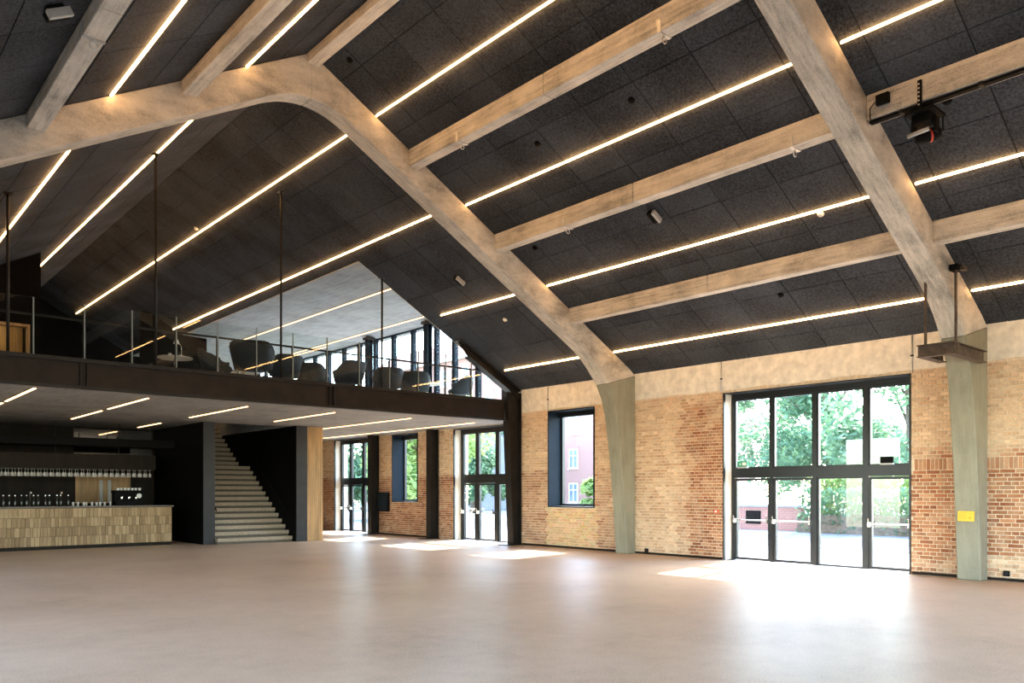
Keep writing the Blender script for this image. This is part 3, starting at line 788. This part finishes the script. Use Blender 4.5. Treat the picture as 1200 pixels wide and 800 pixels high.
# bar counter
BY, BX1, BX0 = 24.8, 8.22, -.6
ORD = 'first second third fourth fifth sixth seventh eighth ninth tenth eleventh twelfth thirteenth fourteenth fifteenth sixteenth seventeenth eighteenth nineteenth twentieth'.split()
ORD += ['twenty-'+o for o in ORD[:9]]+['thirtieth']
bar = tag(empty('bar_counter', (5, BY, 0)), 'long bar counter faced with upright wooden blocks, stone top', 'bar counter')
inv = Matrix.Translation(-bar.location)
def PBr(mb, nm, m, bevel=0):
    o = mb.build(nm, m, bar, bevel=bevel); o.matrix_parent_inverse = inv; return o
PBr(MB().box(BX0, BY+.05, .09, BX1-.03, BY+.7, 1.13), 'carcass', M['brown_board'])
PBr(MB().box(BX0, BY+.03, 0, BX1-.06, BY+.6, .09), 'plinth', M['brown_board'])
PBr(MB().box(BX0, BY-.02, 1.13, BX1+.02, BY+.75, 1.175), 'worktop', M['counter_top'])
bmesh_ = [MB().box(.003, 0, .003, wd-.003, .045, .252).mesh('wood_block', M['wood_block']) for wd in (.07, .085, .10, .12)]
wds = (.07, .085, .10, .12); nb = 0
for r in range(4):
    x = 3.3+random.uniform(-.1, 0)
    while x < BX1-.2:
        i = random.randrange(4)
        if x+wds[i] > BX1-.032: break
        o = link('wood_block', bmesh_[i], bar, (x, BY+.003-random.uniform(0, .012), .095+r*.2575)); o.matrix_parent_inverse = inv
        x += wds[i]; nb += 1
    if x < BX1-.04:
        PBr(MB().box(x+.003, BY, .098+r*.2575, BX1-.032, BY+.045, .098+r*.2575+.249), 'wood_block', M['wood_block'])
# back bar
bb = tag(empty('back_bar', (4, 28, 0)), 'dark low cabinet along the wall behind the bar', 'cabinet')
MB().box(-4, 0, 0, 4.6, .55, 1.0).build('carcass', M['black_wall'], bb); MB().box(-4, -.02, 1.0, 4.62, .57, 1.04).build('worktop', M['counter_top'], bb)
for i in range(8): MB().box(-3.95+i*1.06, -.018, .1, -2.93+i*1.06, -.001, .96).build('door', M['brown_board'], bb)
struct(MB().box(XL, 28.6, 0, 8.865, 28.8, ZS-.005).build('wall_bar', M['brown_board']))
mr = tag(empty('mirror_panel', (7.6, 28.59, 3.2)), 'mirror panel high on the wall behind the bar, showing the lights', 'mirror')
MB().box(-1.2, -.012, -.4, 1.2, 0, .4).build('mirror_sheet', M['mirror'], mr); MB().box(-1.23, -.016, -.43, 1.23, -.0125, -.401).build('edge_strip', M['steel'], mr)
lit_patch = tag(empty('lit_wall_patch', (7.35, 28.58, 1.65)), 'pale brown sheet painted as the lit wall behind the espresso machine', 'panel')
MB().box(-.9, -.02, -.45, .75, 0, .45).build('sheet', M['wood'], lit_patch); MB().box(-.2, -.05, -.45, -.1, -.021, .3).box(.05, -.05, -.45, .15, -.021, .3).build('pilaster', M['device_grey'], lit_patch)  # pale sheet puts the lit part of the back wall into colour
# hanging glass rack
RY = 26.3
rk = tag(empty('glass_rack', (4, RY, 2.2)), 'dark brown hanging shelf over the bar holding upside-down wine glasses', 'glass rack')
MB().box(-4.6, -.32, .06, 4.1, -.28, .48).build('front_board', M['brown_board'], rk); MB().box(-4.6, .28, .06, 4.1, .32, .48).build('rear_board', M['brown_board'], rk)
MB().box(-4.6, -.28, .06, 4.1, .28, .09).build('shelf', M['brown_board'], rk); MB().box(4.06, -.28, .09, 4.1, .28, .48).build('end_board', M['brown_board'], rk)
MB().box(-4.6, -.5, .72, 4.6, .5, .95).build('canopy', M['black'], rk)
for x in (-2.0, -.3, 1.4, 3.1, 4.0):
    MB().tube([(x, -.1, .951), (x, -.1, ZS-2.235)], .012, 6).build('hanger', M['steel'], rk); MB().tube([(x, -.1, .09), (x, -.1, .719)], .012, 6).build('hanger', M['steel'], rk)
MB().box(-4.5, .225, .040, 4.0, .25, .058).build('rack_light', M['rack_led'], rk)
for yy in (-.18, 0, .18): MB().box(-4.6, yy-.015, .035, 4.1, yy+.015, .058).build('glass_rail', M['steel'], rk)
gb = MB().lathe([(.036, .0), (.037, -.003), (.006, -.012), (.004, -.02), (.004, -.085), (.02, -.10), (.038, -.125), (.042, -.155), (.036, -.215), (.034, -.215), (.04, -.155), (.036, -.127), (.018, -.103), (0, -.1)], seg=10).mesh('wine_glass', M['cup_glass'], True)
for j, yy in enumerate((-.09, .09)):
    for i in range(26):
        tag(link('wine_glass', gb, None, (8.0-.06*j-i*.16, RY+yy, 2.234)), 'wine glass hanging in the '+('front' if j == 0 else 'rear')+' row under the bar rack, '+ORD[i]+' from the right', 'glass', 'wine glasses hanging in the bar rack')
# things on the counter
ZC = 1.175
def em_machine():
    e = tag(empty('espresso_machine', (7.1, 25.25, ZC)), 'black espresso machine at the right end of the bar counter', 'coffee machine')
    MB().box(-.38, -.2, .0, .38, .25, .12).build('base', M['black'], e); MB().box(-.38, -.0, .12, .38, .25, .36).build('body', M['black'], e)
    MB().box(-.40, -.2, .36, .40, .26, .44).build('cup_tray', M['black'], e)
    for x in (-.2, .0, .2): MB().tube([(x, -.02, .25), (x, -.16, .25)], .018, 6).tube([(x, -.08, .25), (x, -.08, .20)], .03, 8).build('group_head', M['chrome'], e)
    g_ = MB().lathe([(0, 0), (.07, 0), (.07, .02), (0, .02)], seg=14).build('gauge', M['white'], e); g_.location = (.30, -.002, .28); g_.rotation_euler = (PI/2, 0, 0)
    return e
em_machine()
tum = MB().lathe([(.028, 0), (.035, .11), (.032, .11), (.026, .006), (0, .006)], seg=10).mesh('tumbler', M['cup_glass'], True)
for i in range(9):
    tag(link('tumbler', tum, None, (5.6+i*.115+.02*(i % 3), 25.05+.06*(i % 2), ZC)), 'clear tumbler, '+ORD[i]+' from the left in the tumbler row on the bar counter', 'glass', 'tumblers on the bar counter')
cup = MB().lathe([(.03, 0), (.042, .07), (.038, .07), (.027, .008), (0, .008)], seg=10).mesh('cup', M['white'], True)
for i in range(7):
    tag(link('coffee_cup', cup, None, (6.78+i*.1, 25.13+.03*(i % 2), ZC+.44)), 'white cup on top of the espresso machine, '+ORD[i]+' from the left', 'cup', 'cups on the espresso machine')
bot = MB().lathe([(.035, 0), (.037, .01), (.037, .19), (.014, .25), (.013, .31), (0, .31)], seg=10).mesh('bottle', M['bottle'], True)
capm = MB().lathe([(.0145, .285), (.0145, .315), (0, .315)], seg=8).mesh('cap', M['zinc'])
for i in range(12):
    o = tag(link('bottle', bot, None, (3.95+i*.14+.03*math.sin(i*3), 25.2+.05*(i % 2), ZC)), 'dark bottle on the bar counter, '+ORD[i]+' from the left in the bottle row', 'bottle', 'bottles on the bar counter')
    link('cap', capm, o)
for i, x in enumerate((4.6, 5.35)):
    e = tag(empty('beer_tap', (x, 25.35, ZC)), ['chrome beer tap among the bottles, left one', 'chrome beer tap right of the bottles'][i], 'tap')
    MB().tube([(0, 0, 0), (0, 0, .34), (0, -.03, .40), (0, -.12, .40), (0, -.15, .36)], .022, 8).build('pipe', M['chrome'], e, True); MB().tube([(0, -.12, .41), (0, -.15, .52)], .012, 6).build('lever', M['black'], e)

# ------------------------------------------------------------------ wall panel, hanger, sign, devices
sc = tag(empty('wall_screen', (15.9, 25.5, 1.2)), 'black screen box on the brick wall between the steel columns', 'screen')
MB().box(-.06, -.5, -.35, .04, .2, .35).build('housing', M['black'], sc, bevel=.01); MB().box(.04, -.2, -.2, .085, .0, .2).build('bracket', M['steel'], sc)
MB().box(-.066, -.46, -.31, -.0605, .16, .31).build('screen_glass', M['liner'], sc)
# rigging bracket round the near column
hb = tag(empty('rigging_bracket', (14.05, 5.19, 3.83)), 'rusty steel I-beam bracket hung around the near concrete leg', 'bracket')
def ibeam(mb, a, b, horiz):
    a, b = Vector(a), Vector(b); d = (b-a).normalized(); n = Vector((-d.y, d.x, 0))
    def bx(p, q, w0, z0, z1):
        vs = [p-n*w0+Vector((0,0,z0)), p+n*w0+Vector((0,0,z0)), q+n*w0+Vector((0,0,z0)), q-n*w0+Vector((0,0,z0)), p-n*w0+Vector((0,0,z1)), p+n*w0+Vector((0,0,z1)), q+n*w0+Vector((0,0,z1)), q-n*w0+Vector((0,0,z1))]
        mb.add(vs, [(0,3,2,1),(4,5,6,7),(0,1,5,4),(1,2,6,5),(2,3,7,6),(3,0,4,7)])
    bx(a, b, .07, 0, .014); bx(a, b, .07, .19, .204); bx(a, b, .008, .0142, .1898)
rust = mat('rusty_steel', (.10, .07, .05), .6, .3, .35, 9); 
for nm, a, b in (('inner_beam', (0, -.07, 0), (0, .52, 0)), ('front_beam', (.08, 0, 0), (1.42, 0, 0)), ('rear_beam', (.08, .45, 0), (.85, .45, 0))):
    mb = MB(); ibeam(mb, a, b, 0); mb.build(nm, rust, hb)
MB().box(.06, -.075, .016, .14, -.069, .188).build('end_plate', rust, hb)
zt2 = zr(14.05)-3.83
MB().bar((.2, 0, .206), (.2, 0, 1.45), .03, .05).build('hanger_rod', rust, hb)
MB().bar((0, .40, .206), (0, .40, zt2-.07), .03, .05).build('hanger_rod', rust, hb)
MB().box(.14, -.05, 1.4, .34, .08, 1.5).build('head_clamp', M['black'], hb); MB().box(.22, -.12, 1.4, .36, -.051, 1.46).build('clamp_bolt', rust, hb)
# yellow sign on the near column
yx = 15.555
ysn = tag(empty('yellow_sign', (yx-.02, 5.49, 1.15)), 'small yellow notice plate screwed to the near concrete leg', 'sign')
ysn.rotation_euler = (0, math.radians(4.6), 0)
MB().box(-.008, -.135, -.09, .008, .135, .09).build('plate', M['yellow'], ysn)
lm = MB()
for i in range(4): lm.box(-.0105, -.01, .055-.032*i, -.0085, .115, .067-.032*i)
lm.box(-.0105, -.10, .04, -.0085, -.04, .052); lm.box(-.0105, -.085, -.045, -.0085, -.045, -.015); lm.build('print', M['dark_print'], ysn)
# wall bits
for y, z, lb in ((13.1, .10, 'small black socket at the foot of the wall beside the far concrete leg'), (4.98, .14, 'small black socket at the foot of the wall right of the near leg')):
    e = tag(empty('wall_socket', (XW-.03, y, z)), lb, 'socket')
    MB().box(-.03, -.05, -.05, .01, .05, .05).build('box', M['black'], e, bevel=.006); MB().lathe([(0, 0), (.03, 0), (.03, .01), (0, .01)], seg=10).build('face', M['steel'], e).matrix_local = Matrix.Translation((-.031, 0, 0)) @ Matrix.Rotation(-PI/2, 4, 'Y')
for y, z0, z1, lb in ((10.89, 3.88, 4.58, 'thin conduit from the roof to the left corner of the wide doors'), (6.6, 3.88, 4.58, 'thin conduit from the roof to the right corner of the wide doors'), (16.71, 3.9, 4.57, 'thin conduit above the tall window')):
    e = tag(empty('wall_conduit', (XW-.035, y, z0)), lb, 'conduit'); MB().tube([(0, 0, 0), (0, 0, z1-z0)], .014, 8).build('pipe', M['zinc'], e, True)
    MB().box(-.02, -.025, .3, .014, .025, .33).build('clip', M['steel'], e)
r1 = tag(empty('red_call_box', (XW-.03, 11.02, 1.12)), 'small red box on the bricks beside the wide doors', 'alarm')
MB().box(-.03, -.06, -.05, .012, .06, .05).build('case', mat('faded_red', (.55, .12, .05), .6), r1, bevel=.004); MB().box(-.034, -.03, -.02, -.0305, .03, .02).build('face', M['white'], r1)
dk = tag(empty('cable_cover', (15.35, F1-.012, 2.25)), 'slim dark cable cover standing beside the near concrete leg', 'cover')
dk.location = (15.98, 5.80, 2.15)
MB().box(-.05, -.04, 0, -.002, .04, .72).build('cover', M['black'], dk); MB().box(-.055, -.045, .55, -.0505, .045, .58).build('clip', M['steel'], dk)
# lighting track and moving light under the second purlin, right of near frame
xp = 11.4; zp = zr(xp)-.29
tr = tag(empty('lighting_track', (xp-.05, -2.8, zp)), 'black lighting track under the second purlin right of the near frame', 'track')
MB().box(-.04, 0, -.05, .04, 8.06, -.012).build('rail', M['black'], tr)
for y in (1, 3.0, 4.6, 6.6, 7.6): MB().box(-.05, y, -.055, .05, y+.05, -.001).build('clip', M['steel'], tr)
jb = tag(empty('junction_box', (xp-.155, 5.05, zp+.2)), 'black junction box on the side of the purlin beside the near frame', 'junction box')
MB().box(-.04, -.1, -.07, .03, .08, .07).build('case', M['black'], jb, bevel=.008); MB().tube([(0, .1, 0), (-.02, .16, -.08), (0, .17, -.2), (.03, .15, -.28)], .009, 6).build('cable', M['black'], jb)
mh = tag(empty('moving_light', (xp+.05, 4.55, zp)), 'black moving stage light with red ring clamped under the purlin', 'stage light')
st_ = MB().box(-.205, -.02, -.1, -.175, .03, .28); st_.build('strut', M['black'], mh)
hm = MB()
for i in range(6): hm.box(-.212, .0, -.06+.055*i, -.2055, .02, -.04+.055*i)
hm.build('strut_slot', M['zinc'], mh)
MB().box(-.2, -.17, -.14, .22, .2, -.1).build('top_plate', M['black'], mh)
MB().box(-.12, -.1, -.26, .08, .14, -.141).build('base_box', M['black'], mh)
for yy in (-.15, .14): MB().box(-.06, yy, -.40, .06, yy+.03, -.2).build('yoke_arm', M['black'], mh)
hd = MB().lathe([(0, -.16), (.065, -.15), (.09, -.04), (.09, .07), (.075, .16), (0, .165)], seg=16).build('head', M['black'], mh, True); hd.location = (.10, .02, -.38); hd.rotation_euler = (.9, 1.2, 0)
rg = MB().lathe([(.091, .02), (.096, .025), (.096, .045), (.091, .05)], seg=16).build('ring', M['red'], hd)
MB().tube([(-.1, -.08, -.37), (-.1, .2, -.39)], .03, 8).build('motor', M['device_grey'], mh, True)
MB().tube([(.2, -.14, -.14), (.2, -.14, -.34)], .012, 6).build('safety_cable', M['steel'], mh)
# surface devices on the roof
def spot(x, y, label, big=True):
    z = zr(x); e = tag(empty('ceiling_spotlight' if big else 'smoke_detector', (x, y, z)), label, 'spotlight' if big else 'detector')
    ang = math.atan(SL)*(1 if x > XR else -1); e.rotation_euler = (0, ang, 0)
    if big:
        MB().box(-.09, -.07, -.03, .09, .07, -.004).build('base', M['black'], e)
        MB().box(-.13, -.06, -.13, .13, .06, -.035).build('body', M['black'], e, bevel=.01)
        MB().box(-.135, -.12, -.15, .135, -.061, -.05).build('front', M['device_grey'], e, bevel=.012)
    else:
        MB().lathe([(.055, -.004), (.055, -.025), (.035, -.05), (0, -.055)], seg=14).build('dome', M['white'] if 'white' in label else M['black'], e, True)
        MB().lathe([(.062, -.003), (.062, -.012), (.0, -.012)], seg=14).build('base', M['device_grey'] if 'white' in label else M['black'], e)
exec_spots = [((767, 250), 1, 'grey-fronted spotlight between the second and third strips, mid roof'), ((539, 326), 1, 'grey-fronted spotlight on the roof beyond the far frame'),
              ((630, 168), 0, 'black detector dome below the first purlin right of the ridge'), ((62, 8), 1, 'grey-fronted spotlight at the upper left corner of the view'),
              ((962, 250), 0, 'white detector dome beside the near frame'), ((1110, 118), 0, 'black detector dome next to the stage light'),
              ((410, 70), 0, 'black detector dome right of the ridge near the crown'), ((627, 290), 0, 'black detector dome under the second purlin at the far frame'),
              ((740, 117), 0, 'black detector dome above the second strip, mid bay'), ((592, 374), 0, 'small white detector dome above the gallery end of the roof'),
              ((230, 267), 0, 'small white detector dome on the roof far beyond the far frame'), ((915, 345), 0, 'black detector dome between the third purlin and lowest strip')]
th = math.atan2(826, 945); s_, c_ = math.sin(th), math.cos(th)
def roof_at(u, v, side):
    a = (u-600)/945; r = (a*c_+s_, -a*s_+c_, (575-v)/945); m = SL*side
    t = (ZR+m*XR-1.6)/(r[2]+m*r[0]); return t*r[0], t*r[1]
for (u, v), big, lb in exec_spots:
    x, y = roof_at(u, v, -1 if u < 100 else 1); spot(x, y, lb, big)

# ------------------------------------------------------------------ gallery furniture
def armchair():
    e = empty('armchair')
    n = 19; vs = []; fs = []
    for i in range(n):
        a = PI*(-.16)+PI*1.32*i/(n-1)          # from one arm round the back to the other
        q = clampf((math.sin(a)+.25)/1.0); q = q*q*(3-2*q)
        h = .54+.24*q; fl = .40+.06*q
        for (r, zz) in ((.30, .28), (fl-.045, h-.01), (fl-.02, h+.012), (fl, h-.01), (.345, .26)):
            vs.append((r*1.06*math.cos(a), r*math.sin(a), zz))
    for i in range(n-1):
        for k in range(5): fs.append((i*5+k, i*5+(k+1) % 5, (i+1)*5+(k+1) % 5, (i+1)*5+k))
    fs += [(0, 1, 2, 3, 4), tuple((n-1)*5+k for k in (4, 3, 2, 1, 0))]
    MB().add(vs, fs).build('backrest', M['fabric'], e, True)
    MB().lathe([(0, .26), (.30, .26), (.345, .30), (.345, .37), (.30, .41), (0, .415)], seg=18).build('seat', M['fabric'], e, True)
    for sx in (-1, 1):
        for sy in (-1, 1): MB().tube([(sx*.22, sy*.22, .262), (sx*.28, sy*.28, 0)], .012, 6).build('leg', M['chrome'], e)
    MB().bar((-.25, -.25, .12), (-.25, .25, .12), .012, .012).bar((.25, -.25, .12), (.25, .25, .12), .012, .012).build('stretcher', M['chrome'], e)
    return e
ac = armchair()
CH = [(7.55, 19.6, .9, 1.0, 'dark felt armchair leftmost on the gallery, half turned beside the laptop table'), (8.25, 19.1, 2.5, 1.22, 'large dark armchair right of the leftmost one, back to the railing'),
      (9.2, 19.4, 3.3, 1.0, 'dark armchair just left of the third tie rod'), (10.5, 20.4, 2.2, 1.05, 'dark armchair right of the third tie rod, side on to the windows'),
      (11.1, 19.5, 3.5, 1.08, 'dark armchair before the bright gallery windows with its metal legs showing'), (12.35, 19.5, 3.0, 1.0, 'blue-grey armchair behind the rightmost tie rod'),
      (13.4, 19.6, 2.4, 1.0, 'blue-grey armchair beside the white gallery table, left of it'), (14.85, 19.4, 3.9, 1.0, 'blue-grey armchair farthest right by the sloping roof edge'),
      (14.2, 20.9, .2, 1.0, 'dark armchair beyond the white table, nearest to the windows')]
for i, (x, y, rz, s, lb) in enumerate(CH):
    o = ac if i == 0 else copy_tree(ac)
    o.location = (x, y, ZG); o.rotation_euler = (0, 0, rz); o.scale = (s, s, s)
    tag(o, lb, 'armchair', 'tub armchairs on the gallery')
def side_table(x, y, lb, r=.4, h=.5):
    e = tag(empty('coffee_table', (x, y, ZG)), lb, 'table', 'white round tables on the gallery')
    MB().lathe([(0, h-.02), (r, h-.02), (r, h), (0, h)], seg=24).build('tabletop', M['white'], e)
    MB().tube([(0, 0, .02), (0, 0, h-.021)], .03, 10).build('column', M['chrome'], e, True); MB().lathe([(.2, 0), (.2, .015), (.03, .025), (0, .025)], seg=18).build('foot', M['chrome'], e)
side_table(6.55, 19.6, 'white round table at the left end of the gallery seating, with cups on it')
side_table(8.75, 20.9, 'white round table between the dark armchairs at the left')
side_table(14.0, 19.9, 'white round table at the right end of the gallery seating', .42, .56)
for i, (dx, dy, cl_) in enumerate(((-.15, -.1, 'leftmost'), (.12, -.05, 'rightmost'), (0, .15, 'rear'))):
    tag(link('coffee_cup', cup, None, (6.55+dx, 19.6+dy, ZG+.5)), 'small white cup on the left-hand gallery table, '+cl_+' of the three', 'cup', 'cups on the gallery table')
dl = tag(empty('desk_lamp', (6.75, 19.75, ZG+.5)), 'small white lamp standing on the left-hand gallery table', 'lamp')
MB().lathe([(.07, 0), (.07, .012), (0, .015)], seg=14).build('base', M['white'], dl); MB().tube([(0, 0, .014), (0, 0, .3), (-.1, 0, .42)], .008, 6).build('stem', M['chrome'], dl, True); MB().lathe([(.03, .06), (.07, -.04), (.066, -.04), (.026, .06)], (-.12, 0, .40), 12).build('shade', M['white'], dl, True)

# ------------------------------------------------------------------ outside
def foliage(n, shape, seed, sz=.19):
    rnd = random.Random(seed); mb = MB()
    blobs = [(Vector((rnd.uniform(-1, 1)*shape[0], rnd.uniform(-1, 1)*shape[1], rnd.uniform(shape[2], shape[3]))), rnd.uniform(.35, .62)*min(shape[0], shape[1])) for _ in range(26)]
    for _ in range(n):
        c, r = rnd.choice(blobs); d = Vector((rnd.gauss(0, 1), rnd.gauss(0, 1), rnd.gauss(0, 1))).normalized()
        p = c+d*r*(.55+.45*rnd.random()); a = Vector((rnd.gauss(0, 1), rnd.gauss(0, 1), rnd.gauss(0, .6))).normalized(); b = a.cross(d+Vector((0.01, .02, .3))).normalized()
        s = sz*rnd.uniform(.6, 1.3)
        mb.add([p-a*s, p+b*s*.45, p+a*s, p-b*s*.45], [(0, 1, 2, 3)])
    return mb.v, mb.f
def tree(x, y, h, rad, lb, seed, mt='leaf', n=9500, zl=.2):
    e = tag(empty('broadleaf_tree', (x, y, -.02)), lb, 'tree')
    v, f = foliage(n, (rad, rad, h*zl, h*.95), seed); m_ = MB(); m_.v, m_.f, m_.mi = v, f, [0]*len(f)
    me = bpy.data.meshes.new('foliage'); me.from_pydata(v, [], f); me.materials.append(M[mt]); o = link('foliage', me, e); o['kind'] = 'stuff'
    t = MB(); t.tube([(0, 0, 0), (.08, 0, h*.3), (0, .1, h*.6), (.1, 0, h*.85)], [.2, .16, .1, .04], 8)
    rnd = random.Random(seed)
    for i in range(7):
        a = rnd.uniform(0, 2*PI); z0 = h*rnd.uniform(.3, .6); t.tube([(0, 0, z0), (math.cos(a)*rad*.5, math.sin(a)*rad*.5, z0+h*.15), (math.cos(a)*rad*.9, math.sin(a)*rad*.9, z0+h*.22)], [.09, .05, .02], 5)
    t.build('trunk', M['bark'], e, True)
TR = [(36.5, 15.2, 11, 3.0, 'leafy tree seen through the right-hand panes of the wide doors', 'leaf'), (43.5, 22.6, 12, 2.9, 'leafy tree seen through the middle panes of the wide doors', 'leaf'),
      (52, 31.0, 12, 2.4, 'tall tree farther back behind the wide doors', 'leaf'),
      (26.5, 38.0, 6.6, 2.4, 'bright green tree filling the narrow window below the gallery', 'leaf_y'),
      (36, 45.5, 5.2, 1.9, 'small tree outside the middle glass doors', 'leaf'), (34, 30.5, 2.6, 1.0, 'low tree peeking into the corner of the tall brick-wall window', 'leaf_y'), (33, 58, 6, 2.0, 'tree outside the farthest glass doors', 'leaf')]
for i, (x, y, h, r, lb, mt) in enumerate(TR): tree(x, y, h, r, lb, 40+i, mt)
hd_ = MB(); v, f = [], []
rnd = random.Random(3)
for i, (x, y0, y1, lb, mt) in enumerate(((29.4, 5, 16.4, 'clipped green hedge along the lane behind the wide doors', 'leaf'), (31.3, 12.5, 17, 'yellow-green shrub in front of the trees behind the wide doors', 'leaf_y'))):
    e = tag(empty('garden_hedge', (x, (y0+y1)/2, -.02)), lb, 'hedge'); mb = MB()
    for _ in range(3500):
        p = Vector((rnd.uniform(-.5, .5), rnd.uniform(-(y1-y0)/2, (y1-y0)/2), rnd.random()**.8*(1.7 if i == 0 else 2.3))); a = Vector((rnd.gauss(0, 1), rnd.gauss(0, 1), rnd.gauss(0, 1))).normalized(); b = a.cross(Vector((.3, .2, 1))).normalized(); s = rnd.uniform(.06, .16)
        mb.add([p-a*s, p+b*s*.5, p+a*s, p-b*s*.5], [(0, 1, 2, 3)])
    o = mb.build('foliage', M[mt], e); o['kind'] = 'stuff'
    MB().box(-.25, -(y1-y0)/2, 0, .25, (y1-y0)/2, .7).build('stems', M['bark'], e)
# brick house
BXF, B0, B1, BH = 52, 39, 87, 15.5
bd = tag(empty('brick_building', (BXF, B0, 0)), 'red brick building with white windows across the yard', 'building')
MB().box(0, 0, 0, 10, B1-B0, BH).build('wall', M['far_brick'], bd)
MB().box(-.4, -.4, BH, 10.4, B1-B0+.4, BH+.3).build('eave', M['white'], bd)
MB().prism([(-.5, BH+.3), (10.5, BH+.3), (5, BH+3.4)], 'y', -.4, B1-B0+.4).build('roof', mat('roof_tile', (.34, .16, .11), .8), bd)
for fl in range(5):
    wb = MB(); 
    for i in range(11):
        y = 3.6+i*3.95; z = .55+fl*3.08; tall = 1.75
        wf = MB(); quad_frame(wf, -.06, .02, y, y+1.15, z, z+tall, .1); wf.box(-.055, y+.53, z+.1, .02, y+.62, z+tall-.1); wf.box(-.055, y+.1, z+1.1, .02, y+1.05, z+1.18); wf.box(-.12, y-.08, z-.1, .0, y+1.23, z)
        o = wf.build('window', M['white'], bd)
        MB().box(-.012, y+.1, z+.1, .012, y+1.05, z+tall-.1).build('pane', M['far_window'], o)
        MB().box(-.04, y-.12, z+tall, .0, y+1.27, z+tall+.25).build('lintel', M['far_brick'], bd)
# low annex and far tower for the gallery view
ax = tag(empty('flat_roofed_annex', (33, 33, 0)), 'low flat-roofed annex with a green roof edge seen from the gallery', 'building')
ax.location = (40, 52, 0)
MB().box(0, 0, 0, 6, 9, 6.4).build('wall', M['paving'], ax); MB().box(-.2, -.2, 6.4, 6.2, 9.2, 6.8).build('roof', M['leaf'], ax)
for i in range(3): MB().box(-.03, 1+i*2.7, 3.5, .02, 2.6+i*2.7, 5.2).build('window', M['far_window'], ax)
bn = tag(empty('picnic_bench', (24.5, 31.5, -.02)), 'pale picnic bench outside the middle glass doors', 'bench')
for i in range(4): MB().box(-.4+.2*i, -1, .72, -.22+.2*i, 1, .76).build('plank', M['reveal'], bn)
for sx in (-1, 1):
    MB().box(sx*.75-.14, -1, .43, sx*.75+.14, 1, .47).build('seat', M['reveal'], bn)
    MB().bar((sx*.15, -.8, .72), (sx*.7, -.8, 0), .08, .05).bar((sx*.15, .8, .72), (sx*.7, .8, 0), .08, .05).build('leg', M['reveal'], bn)
for yy in (-.8, .8): MB().box(-.85, yy-.03, .38, .85, yy+.03, .43).build('brace', M['reveal'], bn)
gw = tag(empty('garden_wall', (29.8, 20, -.02)), 'low reddish brick garden wall beyond the lane, left of the hedge', 'wall')
MB().box(0, -3.4, 0, .3, 4.5, .95).build('wall', M['far_brick'], gw); MB().box(-.04, -3.45, .95, .34, 4.55, 1.03).build('coping', M['paving'], gw)
MB().box(-.02, -1.6, .25, .0, -.9, .8).build('grille', M['black'], gw)
